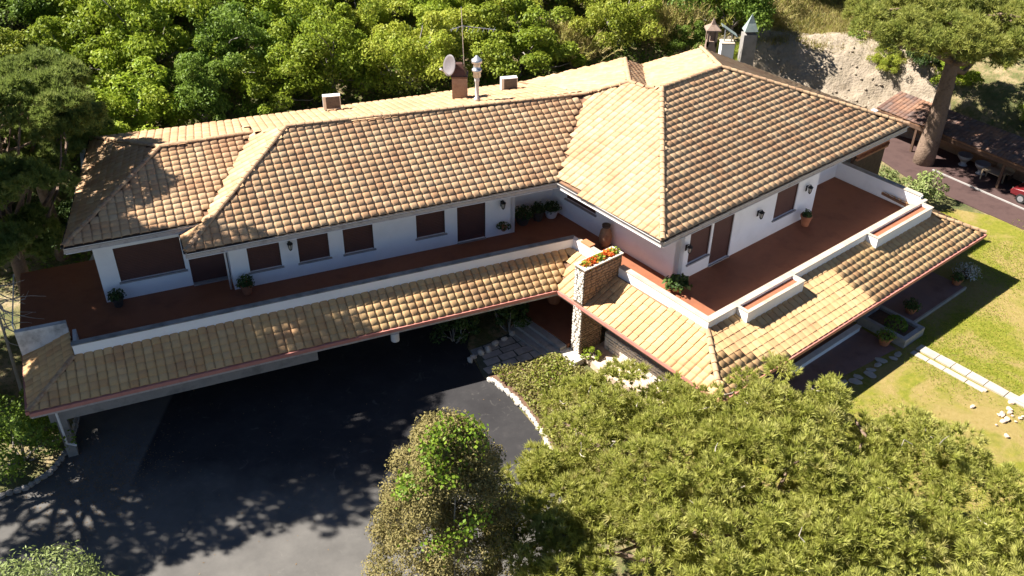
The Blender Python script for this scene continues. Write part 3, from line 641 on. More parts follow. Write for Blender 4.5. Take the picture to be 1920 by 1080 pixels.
# stone edging round the planted bed
bed = [(-1.05, 34.8), (-.2, 35.15), (.9, 35.6), (2.1, 36.2), (2.9, 35.6), (3.6, 35.2), (4.6, 34.3), (5.4, 32.2), (5.0, 29.5), (2.9, 27.2), (2.1, 28.8), (1.6, 31.1), (.75, 32.5), (-.2, 34.0)]
flat('planting_bed', bed, -.2, 'soil', .3)
edge = [(-1.1, 34.75), (-.55, 34.25), (-.1, 33.75), (.3, 33.15), (.75, 32.45), (1.15, 31.75), (1.5, 31.0), (1.75, 30.1), (1.95, 29.2), (2.2, 28.3)]
ed = thing('stone_edging', 'curved row of pale stones between driveway and ground-cover bed', 'edging', (.6, 32.5, -.35))
for i in range(len(edge)-1):
    p, q = np.array(edge[i]), np.array(edge[i+1]); n = 3; a = math.atan2(*(q-p)[::-1])
    for k in range(n):
        c = p+(q-p)*(k+.5)/n
        add('edging_stone', *blob((*(c+rng.normal(0, .03, 2)), -.24+rng.uniform(-.03, .03)), rng.uniform(.16, .22), rng, (1, .75, .75), a), 'stone_pale', ed)
def ground_cover():
    rng = np.random.default_rng(31); pts = rng.uniform((-1.2, 27), (5.5, 36.3), (26000, 2)); k = inside(bed, pts); pts = pts[k]
    n = len(pts); h = .22+.3*(.5+.5*np.sin(pts[:, 0]*2.1)*np.cos(pts[:, 1]*1.7))+rng.uniform(-.12, .14, n)
    tone = np.clip(.45+.32*np.sin(pts[:, 0]*1.3+2)*np.cos(pts[:, 1]*.9+.5)+rng.normal(0, .22, n), 0, 1)
    P = np.stack([pts[:, 0], pts[:, 1], -.2+h], 1); D = np.tile([0, 0, 1.], (n, 1))
    v, f = leaf_cloud(P, D, .15, rng, .5, .9)
    add('ground_cover', v, f, 'cover', rand=np.repeat(tone, 4), kind='stuff', label='low yellow-green ground cover filling the bed beside the driveway')
ground_cover()
# patio, low walls and path to the right
flat('side_patio', [B(11.75, -5.2)[:2], B(11.9, -6.9)[:2], B(17.4, -6.95)[:2], B(17.4, -3.2)[:2], B(11.75, -3.2)[:2]], .16, 'patio', .4)
add('patio_kerb', *fbox(B, 11.9, 17.45, -7.05, -6.95, -.1, .2), 'path_slab', kind='structure')
flat('lower_patio', [B(.3, -3.2)[:2], B(.3, -6.6)[:2], B(9.8, -7.6)[:2], B(10.0, -3.2)[:2]], .03, 'patio', .3)
gw = thing('patio_planter', 'grey walled planter between the two shaded patios', 'planter', B(11, -6.4, 0))
add('planter_wall', *join([fbox(B, 10.1, 10.35, -7.8, -5.1, -.1, .5), fbox(B, 10.35, 11.65, -7.8, -7.55, -.1, .5), fbox(B, 11.65, 11.88, -7.8, -5.1, -.1, .5), fbox(B, 10.35, 11.65, -5.35, -5.1, -.1, .5)]), 'paver', gw)
add('soil', *fbox(B, 10.35, 11.65, -7.55, -5.35, -.1, .35), 'soil', gw)
part('plinth_wall', fbox(B, 4.2, 9.6, -5.6, -5.4, 0, .32), 'white_wall'); part('plinth_coping', fbox(B, 4.2, 9.6, -5.65, -5.35, .32, .36), 'white_trim')
part('plinth_wall', fbox(B, 10.15, 16.2, -5.0, -4.8, 0, .55), 'white_wall')
path = thing('garden_path', 'pale two-row slab path crossing the lawn', 'path', B(10.5, -10.8, 0))
for row, (u0, u1, z) in enumerate(((10.05, 10.38, .02), (10.52, 11.05, .07))):
    y = -8.2
    while y > -13.2+row*.2:
        L = rng.uniform(.75, 1.15)
        if row == 0 and y < -11.2: break
        add('path_slab', *prism([B(u0+rng.uniform(-.03, .03), y-.02)[:2], B(u1, y-.02)[:2], B(u1+rng.uniform(-.03, .03), y-L+.02)[:2], B(u0, y-L+.02)[:2]], -.1, z+rng.uniform(0, .025)), 'path_slab', path)
        y -= L
fs = thing('flagstone_strip', 'broken pale flagstones lying in the eave shade by the lower patio', 'paving', B(7.3, -7.9, 0))
for k in range(9):
    c = B(5.4+k*.5+rng.uniform(-.1, .1), -7.75+.12*k*0+rng.uniform(-.25, .25), .05); add('flagstone', *blob(c, rng.uniform(.24, .36), rng, (1.1, .7, .12), rng.uniform(0, 6)), 'path_slab', fs)
rk = thing('rock_edging', 'pale rocks at the end of the slab path on the lawn', 'rocks', (23.4, 32.6, 0))
for k in range(26):
    c = (23.1+rng.normal(0, .9), 32.4+rng.normal(0, .7), .06); add('rock', *blob(c, rng.uniform(.06, .17), rng, (1.1, .8, .6), rng.uniform(0, 6)), 'sand', rk)
add('terrace_slab', *prism([(23.5, 33.4), (24.6, 32.2), (27.5, 33.2), (26.5, 35.4)], -.1, .14), 'sand', kind='structure')
kb = thing('stone_kerb', 'low weathered stone kerb round the bed at the driveway left edge', 'kerb', (-19.8, 29, -.35))
kp = [(-19.55, 31.6), (-19.3, 30.6), (-19.15, 29.4), (-19.3, 28.2), (-19.9, 27.3), (-20.9, 26.7), (-22.5, 26.2)]
for i in range(len(kp)-1):
    p, q = np.array(kp[i]), np.array(kp[i+1]); a = math.atan2(*(q-p)[::-1])
    for k in range(4): add('kerb_stone', *blob((*(p+(q-p)*(k+.5)/4), -.2), .2, rng, (1, .7, .8), a), 'concrete', kb)
# lawn blades and leaf litter
def lawn_blades():
    rng = np.random.default_rng(41); pts = rng.uniform((12, 26), (34, 51), (90000, 2)); pts = pts[inside(lp, pts)]
    hole = [[B(a, b)[:2] for a, b in q] for q in ([(0, -3), (0, -7.7), (11.9, -7.9), (11.9, -7.1), (17.5, -7.1), (17.5, -3)], [(10, -8), (10, -13.4), (11.1, -13.4), (11.1, -8)])]
    for h in hole: pts = pts[~inside(h, pts)]
    dens = np.sin(pts[:, 0]*.9+1)*np.cos(pts[:, 1]*.7)+np.sin(pts[:, 0]*.37+pts[:, 1]*.5)+rng.normal(0, .5, len(pts)); pts = pts[dens > -.2]
    n = len(pts); P = np.stack([pts[:, 0], pts[:, 1], np.full(n, .01)], 1)
    v, f = needle_cloud(P, np.tile([0, 0, 1.], (n, 1)), .09, .035, 2, rng, .6)
    add('lawn_grass', v, f, 'leaf_yellow', rand=np.repeat(rng.random(n), 6), kind='stuff', label='short yellowing grass growing over the lawn')
lawn_blades()
def litter():
    rng = np.random.default_rng(43); n = 1500
    pts = np.stack([rng.normal(-17.2, 1.3, n), rng.normal(28.0, 1.5, n)], 1); pts2 = np.stack([rng.uniform(-19, 2, 500), rng.uniform(23, 36, 500)], 1)[:160]; pts = np.concatenate([pts, pts2])
    P = np.stack([pts[:, 0], pts[:, 1], np.full(len(pts), -.335)], 1); v, f = leaf_cloud(P, np.tile([0, 0, 1.], (len(P), 1)), .085, rng, .4, .15)
    add('leaf_litter', v, f, 'dry_leaf', rand=np.repeat(rng.random(len(P)), 4), kind='stuff', label='dry fallen leaves and needles on the driveway edge')
litter()

# ============================================================ THINGS ON THE HOUSE
def lantern(p, out, label):
    p = np.array(p, float); o = np.array([*out, 0.]); t = thing('wall_lantern', label, 'lantern', p, 'black wall lanterns'); c = p+o*.24
    s = np.array([-o[1], o[0], 0])
    add('back_plate', *prism([(p+s*.06)[:2], (p-s*.06)[:2], (p-s*.06+o*.03)[:2], (p+s*.06+o*.03)[:2]], p[2]-.18, p[2]+.14), 'black_iron', t)
    add('bracket', *tube([p+o*.02+zz*.05, p+o*.12+zz*.22, c+zz*.28, c+zz*.2], .018, 6), 'black_iron', t)
    add('lamp_glass', *lathe(c, [(.07, -.16), (.11, .1)], 6), 'lamp_glass', t)
    add('cage', *join([lathe(c, [(.14, .1), (.15, .13), (.05, .22), (.015, .26)], 6), lathe(c, [(.02, -.26), (.085, -.18), (.08, -.15)], 6)]+[tube([c+np.array([math.cos(a)*.075, math.sin(a)*.075, -.16]), c+np.array([math.cos(a)*.115, math.sin(a)*.115, .11])], .012, 4) for a in np.arange(6)*math.pi/3]), 'black_iron', t)
lantern(W(13.56, .8, 5.34), nW, 'black wall lantern between the two leftmost small windows of the long wing')
lantern(W(2.75, .8, 5.3), nW, 'black wall lantern above the wall-hung flower pot')
lantern(B(1.85, .06, 5.3), nR, 'black wall lantern left of the terrace window beside the corner')
lantern(B(7.2, .06, 5.26), nR, 'black wall lantern in the middle of the terrace wall')
lantern(B(11.2, .06, 5.35), nR, 'black wall lantern right of the single terrace window')
def pot(name, label, p, r, h, mat, leafmat, lr, lh, n, group=None, cat='potted plant', flower=None, size=.13, seed=0, spread=1.):
    rng = np.random.default_rng(100+seed); t = thing(name, label, cat, p, group); p = np.array(p, float)
    add('pot', *lathe(p, [(r*.62, 0), (r*.7, h*.1), (r*.95, h*.82), (r*1.08, h*.84), (r*1.08, h), (r*.9, h), (r*.88, h*.86)], 14), mat, t, smooth=False)
    add('soil', *lathe(p, [(r*.5, h*.8), (r*.9, h*.88)], 14), 'soil', t)
    if n:
        d = ball(n, rng); d[:, 2] = np.abs(d[:, 2])*.9+.05; P = p+zz*h*.9+d*np.array([lr, lr, lh])*rng.uniform(.3, 1, (n, 1))**.6
        v, f = leaf_cloud(P, d+zz*.2, size, rng, .5, .7*spread); add('foliage', v, f, leafmat, t, rand=np.repeat(rng.random(n), 4))
        st = [limb(p+zz*h*.85, p+zz*h*.9+d[i]*np.array([lr, lr, lh])*.75, .02, .008, rng, .1, 3, 4) for i in range(min(n, 9))]
        add('stem', *join(st), 'bark', t)
    if flower:
        m = 40; d = ball(m, rng); d[:, 2] = np.abs(d[:, 2]); v, f = leaf_cloud(p+zz*h*.9+d*np.array([lr, lr, lh]), d, size, rng, .9, .4); add('blossoms', v, f, flower, t, rand=np.repeat(rng.random(m), 4))
    return t
pot('potted_plant', 'dark bushy potted plant at the corner of the big left shutter', W(21.5, 1.45, ZT), .28, .5, 'pot_dark', 'leaf_dark', .42, .5, 260, seed=1)
pot('potted_plant', 'dark reddish potted plant by the wing wall next to the left door', W(15.85, .3, ZT), .3, .55, 'pot_clay', 'leaf_dark', .45, .55, 300, seed=2)
pot('potted_plant', 'wide dark shrub in a tub, leftmost in the terrace recess', W(1.25, 1.45, ZT), .42, .5, 'pot_dark', 'leaf_dark', .62, .65, 420, seed=3)
pot('potted_plant', 'dark upright plant in a black tub, middle of the terrace recess', W(.35, 1.5, ZT), .33, .6, 'pot_dark', 'leaf_dark', .42, .6, 300, seed=4)
pot('potted_plant', 'dark shrub in a pale pot at the inner corner of the terrace recess', W(-.45, 1.55, ZT), .4, .5, 'white_ceramic', 'leaf_dark', .55, .5, 360, seed=5)
t = thing('clay_jar', 'tall brown clay jar against the courtyard wall', 'jar', B(1.05, 4.6, ZT)); add('jar_body', *lathe(B(1.05, 4.6, ZT), [(.2, 0), (.3, .25), (.34, .6), (.28, .95), (.17, 1.1), (.2, 1.18)], 16), 'stone_brown', t, smooth=True); add('jar_neck', *lathe(B(1.05, 4.6, ZT+1.18), [(.21, 0), (.22, .12), (.12, .12)], 16), 'pot_dark', t)
pot('potted_plant', 'spiky dark plant in a clay bowl at the front corner of the terrace', B(1.05, -.35, ZT), .36, .34, 'pot_clay', 'leaf_dark', .7, .45, 160, size=.3, seed=6)
pot('potted_plant', 'orange clay pot with a small dark plant near the right terrace window', B(10.95, -.45, ZT), .3, .62, 'pot_clay', 'leaf_dark', .3, .45, 150, seed=7)
pot('potted_plant', 'dark potted plant at the outer corner of the side patio', B(17.3, -6.5, .17), .3, .4, 'pot_clay', 'leaf_dark', .4, .4, 200, seed=8)
pot('white_flower_bush', 'white-flowering bush on the lawn at the shaded patio corner', B(18.6, -6.4, 0), .3, .25, 'pot_dark', 'bloom_white', .8, .7, 420, seed=9, cat='bush')
pot('potted_plant', 'dark leafy potted plant midway along the side patio kerb', B(12.9, -6.4, .17), .32, .4, 'pot_clay', 'leaf_dark', .5, .5, 260, seed=10)
pot('potted_plant', 'green plant in a clay pot beside the grey patio planter', B(9.6, -7.0, .04), .34, .5, 'pot_clay', 'leaf_mid', .5, .55, 260, seed=11)
pot('entrance_urn', 'large clay pot standing in the dark entrance porch', W(.7, -1.6, .2), .5, .95, 'pot_clay', 'leaf_dark', .3, .3, 60, seed=12, cat='pot')
hp = thing('hanging_flower_pot', 'small flower pot hung on the white wing wall under a lantern', 'flower pot', W(2.72, .6, 3.95)); add('pot', *lathe(W(2.72, .55, 3.8), [(.1, 0), (.2, .22), (.22, .24), (.18, .24)], 12), 'pot_clay', hp)
rq = np.random.default_rng(77); d = ball(150, rq); v, f = leaf_cloud(W(2.72, .52, 4.08)+d*np.array([.36, .22, .2]), d, .13, rq); add('foliage', v, f, 'leaf_dark', hp, rand=np.repeat(rq.random(150), 4))
fp = thing('flower_row', 'red and orange flowers filling the stone planter', 'flowers', B(-1.7, 2.3, 4.72))
d = ball(900, rq); d[:, 2] = abs(d[:, 2]); uu = rq.uniform(-2.62, -.62, 900); P = np.array([B(a, 2.31, 4.74) for a in uu])+d*np.array([.34, .34, .38]); tone = np.clip(.5+.5*np.sin(uu*6.5)+rq.normal(0, .25, 900), 0, 1)
v, f = leaf_cloud(P, d, .13, rq, .8); add('blossoms', v, f, 'flower', fp, rand=np.repeat(tone, 4))
n = 500; uu = rq.uniform(-2.7, -.55, n); d = ball(n, rq); v, f = leaf_cloud(np.array([B(a, 2.31, 4.74) for a in uu])+abs(d)*np.array([.1, .1, .22])+d*.16, d, .14, rq); add('foliage', v, f, 'leaf_bright', fp, rand=np.repeat(rq.random(n), 4))
pot_soil = None
n = 260; d = ball(n, rq); d[:, 2] = abs(d[:, 2]); t = thing('planter_shrub', 'small dark shrub growing in the grey patio planter', 'shrub', B(11, -6.6, .35)); v, f = leaf_cloud(B(11, -6.7, .4)+d*np.array([.55, .6, .45]), d, .16, rq); add('foliage', v, f, 'leaf_mid', t, rand=np.repeat(rq.random(n), 4)); add('stem', *limb(B(11, -6.7, .3), B(11, -6.7, .7), .03, .015, rq), 'bark', t)
# air conditioners on the back slope
def aircon(c, label):
    c = np.array(c, float); t = thing('air_conditioner', label, 'air conditioner', c, 'air conditioners on the roof')
    a = np.array([.97, .24, 0]); b = np.array([-.24, .97, 0]); F = lambda p, q, z=0: c+a*p+b*q
    add('casing', *prism([F(-.47, -.02)[:2], F(.47, -.02)[:2], F(.47, .34)[:2], F(-.47, .34)[:2]], c[2]+.1, c[2]+.84), 'ac_white', t)
    gr = add('grille', *join([prism([F(-.3, -.045)[:2], F(.42, -.045)[:2], F(.42, -.021)[:2], F(-.3, -.021)[:2]], c[2]+.17+.06*i, c[2]+.205+.06*i) for i in range(10)]), 'ac_dark', t)
    add('fan_shroud', *prism([F(-.31, -.03)[:2], F(.43, -.03)[:2], F(.43, -.0205)[:2], F(-.31, -.0205)[:2]], c[2]+.15, c[2]+.8), 'ac_dark', gr)
    for s in (-.35, .35): add('foot', *prism([F(s-.05, 0)[:2], F(s+.05, 0)[:2], F(s+.05, .3)[:2], F(s-.05, .3)[:2]], c[2]-.35, c[2]+.1), 'galvanised', t)
aircon((-9.91, 47.63, 7.65), 'white air conditioner on the back slope, left one, against dark shrubs')
aircon((-.33, 50.46, 7.68), 'white air conditioner on the back slope right of the metal flue')
# satellite dish and aerial
dt = thing('satellite_dish', 'grey satellite dish clamped beside the brick chimney', 'satellite dish', (-3.6, 49.6, 8.7))
dc = np.array([-3.62, 49.55, 9.55]); dn = norm(np.array([-.62, -.62, .25])); da = norm(np.cross(dn, zz)); db = np.cross(da, dn)
v, f = [dc-dn*.1], []
for i, r in enumerate((.25, .45, .58)): v += [dc-dn*(.1-.1*(r/.58)**2)+r*(da*.82*math.cos(k*math.pi/10)+db*math.sin(k*math.pi/10)) for k in range(20)]
f = [(0, 1+k, 1+(k+1) % 20) for k in range(20)]+[(1+20*i+k, 21+20*i+k, 21+20*i+(k+1) % 20, 1+20*i+(k+1) % 20) for i in range(2) for k in range(20)]
ds = add('reflector', v, f, 'dish_grey', dt, smooth=True); ds.modifiers.new('thickness', 'SOLIDIFY').thickness = .02
add('feed_arm', *tube([dc-db*.5, dc+dn*.5-db*.25], .02, 6), 'galvanised', dt); add('feed_horn', *tube([dc+dn*.46-db*.25, dc+dn*.6-db*.2], .055, 8), 'ac_white', dt); add('mount', *tube([dc-dn*.1, dc-dn*.35-db*.1, (-3.45, 49.9, 8.6), (-3.45, 49.9, 7.8)], .03, 6), 'galvanised', dt)
at_ = thing('television_aerial', 'thin television aerial mast with a long horizontal boom', 'aerial', (-3.1, 49.8, 9.5))
add('mast', *tube([(-2.85, 50.1, 8.7), (-2.95, 49.9, 12.6)], .022, 6), 'galvanised', at_); add('boom', *tube([(-3.5, 49.2, 11.62), (-2.9, 49.9, 11.6), (-1.15, 50.1, 11.35)], .018, 6), 'galvanised', at_)
for i in range(9):
    x = -3.4+.27*i; c = np.array([x, 49.35+.1*i*.9, 11.6-.03*i]); add('element', *tube([c-np.array([.05, .35, .0]), c+np.array([.05, .35, .0])], .01, 4), 'galvanised', at_)
for o in (dt, at_): o.location += Vector((.07, -1.2, .5))
# chimneys standing behind the back corner
c1 = thing('stone_chimney', 'slender stone chimney with a small pointed cap behind the back corner', 'chimney', (13.4, 63, 4.2))
add('shaft', *abox(13.05, 13.75, 62.7, 63.4, 3.2, 6.0), 'brick_chimney', c1)
add('lantern_post', *join([abox(x, x+.14, y, y+.14, 6.0, 7.1) for x in (13.05, 13.61) for y in (62.7, 63.26)]+[abox(13.05, 13.75, 62.7, 63.4, 6.0, 6.35), abox(13.28, 13.52, 62.95, 63.2, 6.35, 7.1)]), 'brick_chimney', c1)
add('cap', [(12.9, 62.55, 7.1), (13.9, 62.55, 7.1), (13.9, 63.55, 7.1), (12.9, 63.55, 7.1), (12.9, 62.55, 7.2), (13.9, 62.55, 7.2), (13.9, 63.55, 7.2), (12.9, 63.55, 7.2), (13.25, 62.9, 7.5), (13.55, 62.9, 7.5), (13.55, 63.2, 7.5), (13.25, 63.2, 7.5), (13.4, 63.05, 8.0)], [(3, 2, 1, 0), (0, 1, 5, 4), (1, 2, 6, 5), (2, 3, 7, 6), (3, 0, 4, 7), (4, 5, 9, 8), (5, 6, 10, 9), (6, 7, 11, 10), (7, 4, 8, 11), (8, 9, 12), (9, 10, 12), (10, 11, 12), (11, 8, 12)], 'brick_chimney', c1)
c2 = thing('white_chimney', 'short white chimney box under a tilted pale green metal cowl', 'chimney', (14.75, 64, 4.2))
add('shaft', *abox(14.3, 15.2, 63.6, 64.4, 3.2, 5.9), 'white_wall', c2); add('slab', *abox(14.25, 15.25, 63.55, 64.45, 5.9, 5.97), 'coping', c2)
k = [(14.2, 63.6, 7.15), (14.25, 64.5, 7.1), (15.35, 64.45, 6.4), (15.3, 63.5, 6.45)]; add('cowl', k+[(x-.04, y, z-.55) for x, y, z in k[2:]]+[(x, y, z-.06) for x, y, z in k], [(0, 3, 2, 1), (6, 7, 8, 9), (0, 6, 9, 3), (2, 8, 7, 1), (0, 1, 7, 6), (3, 9, 8, 2)], 'green_metal', c2); add('strut', *join([tube([(14.5, 64, 5.9), (14.5, 64, 6.85)], .05, 6), tube([(15.0, 64, 5.9), (15.0, 64, 6.6)], .05, 6)]), 'galvanised', c2)
c3 = thing('tall_chimney', 'tall rough grey chimney topped by a pointed pale green metal cap', 'chimney', (16.5, 65, 3.5))
add('shaft', *prism([(16.0, 64.6), (16.95, 64.7), (16.9, 65.5), (15.95, 65.4)], 2.8, 6.2), 'concrete', c3)
add('throat', *abox(16.15, 16.8, 64.8, 65.35, 6.2, 6.45), 'ac_dark', c3)
add('cap', [(16.0, 64.6, 6.42), (16.95, 64.7, 6.42), (16.9, 65.5, 6.42), (15.95, 65.4, 6.42), (16.2, 64.85, 6.95), (16.75, 64.9, 6.95), (16.7, 65.3, 6.95), (16.2, 65.25, 6.95), (16.45, 65.05, 7.6)], [(3, 2, 1, 0), (0, 1, 5, 4), (1, 2, 6, 5), (2, 3, 7, 6), (3, 0, 4, 7), (4, 5, 8), (5, 6, 8), (6, 7, 8), (7, 4, 8)], 'green_metal', c3)

# ============================================================ CARPORT AND ITS CONTENTS
cu = norm(np.array([.6, -.8])); cv = np.array([-cu[1], cu[0]]); c0 = np.array([28.25, 58.3])
def Cp(a, b, z=0): p = c0+cu*a+cv*b; return np.array([p[0], p[1], z])
cp_ = thing('carport', 'long open-fronted carport with an old dark tile roof behind the pine', 'carport', Cp(5, 2, 0))
cq = [Cp(-4.6, -.1, 2.1), Cp(12, -.1, 2.1), Cp(12, 2.3, 2.7), Cp(-4.6, 2.3, 2.7)]
b = [q-zz*.15 for q in cq]; add('roof', [q-zz*.02 for q in cq]+b, [(0, 1, 2, 3), (7, 6, 5, 4), (0, 4, 5, 1), (1, 5, 6, 2), (2, 6, 7, 3), (3, 7, 4, 0)], 'roof_deck', cp_)
rr = np.random.default_rng(9); v, f, r = tile_mesh(tile_frames(cq, .3, .36), rr, (TV*np.array([.3/PC, 1, .8]), TF)); add('roof_tiles', v, f, 'old_tile', cp_, rand=r, kind='stuff')
add('eave_beam', *prism([Cp(-4.6, -.12)[:2], Cp(12, -.12)[:2], Cp(12, .04)[:2], Cp(-4.6, .04)[:2]], 1.72, 1.97), 'wood_dark', cp_)
add('back_wall', *prism([Cp(-4.6, 2.1)[:2], Cp(12, 2.1)[:2], Cp(12, 2.28)[:2], Cp(-4.6, 2.28)[:2]], -.1, 2.5), 'stone_brown', cp_)
for a in (-4.4, -1.4, 5.0, 9.2): add('post', *prism([Cp(a, -.1)[:2], Cp(a+.16, -.1)[:2], Cp(a+.16, .03)[:2], Cp(a, .03)[:2]], -.1, 1.72), 'wood_dark', cp_)
flat('carport_floor', [Cp(-4.6, -2.0)[:2], Cp(1, -3.6)[:2], Cp(14, -3.6)[:2], Cp(14, 2.3)[:2], Cp(-4.6, 2.3)[:2]], .03, 'carport_paving_shade', .3)
add('carport_kerb', *prism([Cp(1.2, -1.33)[:2], Cp(14, -1.33)[:2], Cp(14, -1.22)[:2], Cp(1.2, -1.22)[:2]], -.1, .1), 'paver', kind='structure')
for i, (a, bb) in enumerate(((1.9, 1.15), (3.3, .95))):
    t = thing('white_basin', ('white round basin in the carport next to the pine trunk', 'white round basin in the middle of the carport')[i], 'basin', Cp(a, bb, .03)); p = Cp(a, bb, .03)
    add('bowl', *lathe(p, [(.25, .3), (.45, .55), (.5, .75), (.46, .75), (.38, .6)], 16), 'basin', t, smooth=True); add('stand', *lathe(p, [(.3, 0), (.18, .1), (.2, .32)], 12), 'rough_plaster', t)
t = thing('garden_table', 'pale wooden garden table under the carport near the red car', 'table', Cp(4.4, .5, .03)); add('tabletop', *prism([Cp(3.75, .1)[:2], Cp(5.0, .1)[:2], Cp(5.0, .95)[:2], Cp(3.75, .95)[:2]], .72, .78), 'wood_pale', t)
for a, b2 in ((3.758, .18), (4.92, .18), (3.758, .87), (4.92, .87)): add('leg', *prism([Cp(a-.04, b2-.04)[:2], Cp(a+.04, b2-.04)[:2], Cp(a+.04, b2+.04)[:2], Cp(a-.04, b2+.04)[:2]], .03, .72), 'wood_pale', t)
t = thing('garden_bench', 'low dark wooden bench standing behind the carport table', 'bench', Cp(4.4, 1.7, .03)); add('seat', *prism([Cp(3.75, 1.5)[:2], Cp(5.0, 1.5)[:2], Cp(5.0, 1.95)[:2], Cp(3.75, 1.95)[:2]], .42, .47), 'wood_pale', t); add('backrest', *prism([Cp(3.75, 1.95)[:2], Cp(5.0, 1.95)[:2], Cp(5.0, 2.0)[:2], Cp(3.75, 2.0)[:2]], .47, .95), 'wood_pale', t)
for a in (3.758, 4.92): add('leg', *prism([Cp(a-.04, 1.52)[:2], Cp(a+.04, 1.52)[:2], Cp(a+.04, 1.98)[:2], Cp(a-.04, 1.98)[:2]], .03, .42), 'wood_dark', t)
def car():
    t = thing('parked_car', 'dark red car parked at the carport edge of the picture', 'car', Cp(8.3, .1, .03)); a3 = np.array([*cu, 0]); b3 = np.array([*cv, 0]); c = Cp(8.3, .1, .03)
    prof = [(-2.05, .35), (-2.1, .62), (-1.95, .82), (-1.0, .95), (-.35, 1.38), (.85, 1.42), (1.6, 1.0), (2.05, .92), (2.1, .5), (2.0, .3)]
    def shell(pr, ws, inset):
        v, f = [], []; n = len(pr)
        for s in (-1, 1):
            for (x, z), wd in zip(pr, ws): v.append(c+a3*x+b3*s*wd+zz*z)
        f = [(i, (i+1) % n, n+(i+1) % n, n+i) for i in range(n)]+[tuple(range(n))[::-1], tuple(range(n, 2*n))]
        return v, f
    o = add('body', *shell(prof, [.78, .82, .82, .82, .62, .62, .8, .82, .82, .78], 0), 'car_red', t); m = o.modifiers.new('bevel', 'BEVEL'); m.width = .06; m.segments = 2
    add('windscreen', [c+a3*x+b3*y+zz*z for x, y, z in ((-.98, -.7, 1.0), (-.98, .7, 1.0), (-.42, .56, 1.36), (-.42, -.56, 1.36))]+[c+a3*x+b3*y+zz*z for x, y, z in ((-1.01, -.7, 1.03), (-1.01, .7, 1.03), (-.46, .56, 1.39), (-.46, -.56, 1.39))], [(0, 1, 2, 3), (7, 6, 5, 4), (0, 4, 5, 1), (1, 5, 6, 2), (2, 6, 7, 3), (3, 7, 4, 0)], 'car_glass', t)
    for s in (-1, 1):
        add('side_window', [c+a3*x+b3*s*y+zz*z for x, y, z in ((-.75, .80, 1.0), (1.35, .815, 1.04), (.8, .66, 1.36), (-.25, .66, 1.33), (-.75, .76, 1.0), (1.35, .77, 1.04), (.8, .6, 1.36), (-.25, .6, 1.33))], [(0, 1, 2, 3), (7, 6, 5, 4), (0, 4, 5, 1), (1, 5, 6, 2), (2, 6, 7, 3), (3, 7, 4, 0)], 'car_glass', t)
        add('headlight', *blob(c+a3*-2.03+b3*s*.6+zz*.68, .13, rr, (.5, 1, .7), math.atan2(cu[1], cu[0])), 'lamp_glass', t)
        for x in (-1.3, 1.3):
            wh = add('tyre', *tube([c+a3*x+b3*s*.64+zz*.3, c+a3*x+b3*s*.85+zz*.3], .31, 20), 'rubber', t); add('rim', *tube([c+a3*x+b3*s*.84+zz*.3, c+a3*x+b3*s*.865+zz*.3], .19, 14), 'galvanised', wh)
car()

# ============================================================ TREES
def pine_crown(rng, rad, npuff, per, pr, k=20, L=.24, w=.028, flat_=1.0, mat='needles'):
    C = crown_puffs(npuff, rad, rng, True, .06, .3)*np.array([1, 1, flat_]); R = rng.uniform(*pr, len(C))
    P, D, idx = puff_points(C, R, per, rng, .12, (.55, 1.))
    D = norm(D+np.array([0, 0, .5]))
    v, f = needle_cloud(P, D, L, w, k, rng, .62)
    tone = np.clip(rng.random(len(C))[idx]*.55+rng.random(len(idx))*.5, 0, 1)
    return v, f, np.repeat(tone, 3*k), C, R
def dead_twigs(C, R, rng, n):
    parts = []
    for i in rng.choice(len(C), n):
        d = norm(rng.normal(size=3)+np.array([0, 0, .6])); p = C[i]+d*R[i]*.7; parts.append(limb(p, p+d*rng.uniform(.3, .6)+rng.normal(0, .15, 3), .022, .008, rng, .15, 3, 4))
    return parts
def tree(name, label, cat, loc, crown, trunk, mats, group=None, twigs=None):
    t = thing(name, label, cat, loc, group); z = np.array(loc, float)
    c = bpy.data.objects.new('crown', crown); link(c, t); c.location = (0, 0, 0)
    o = bpy.data.objects.new('trunk', trunk); link(o, t)
    if twigs: q = bpy.data.objects.new('bare_twigs', twigs); link(q, t); q['kind'] = 'stuff'
    return t, c, o
def trunk_mesh(name, h, r, targets, rng, mat='bark', lean=(0, 0), split=.6):
    parts = [tube([(lean[0]*t+.06*math.sin(5*t), lean[1]*t, h*t-.4*(t == 0)) for t in np.linspace(0, 1, 9)], list(r*np.linspace(1.15, .55, 9)), 12)]
    for q in targets:
        t = rng.uniform(split, 1); p0 = (lean[0]*t, lean[1]*t, h*t); parts.append(limb(p0, q, r*.38, r*.09, rng, .1, 6, 7))
    v, f = join(parts); return mesh_data(name, v, f, mat, smooth=True)
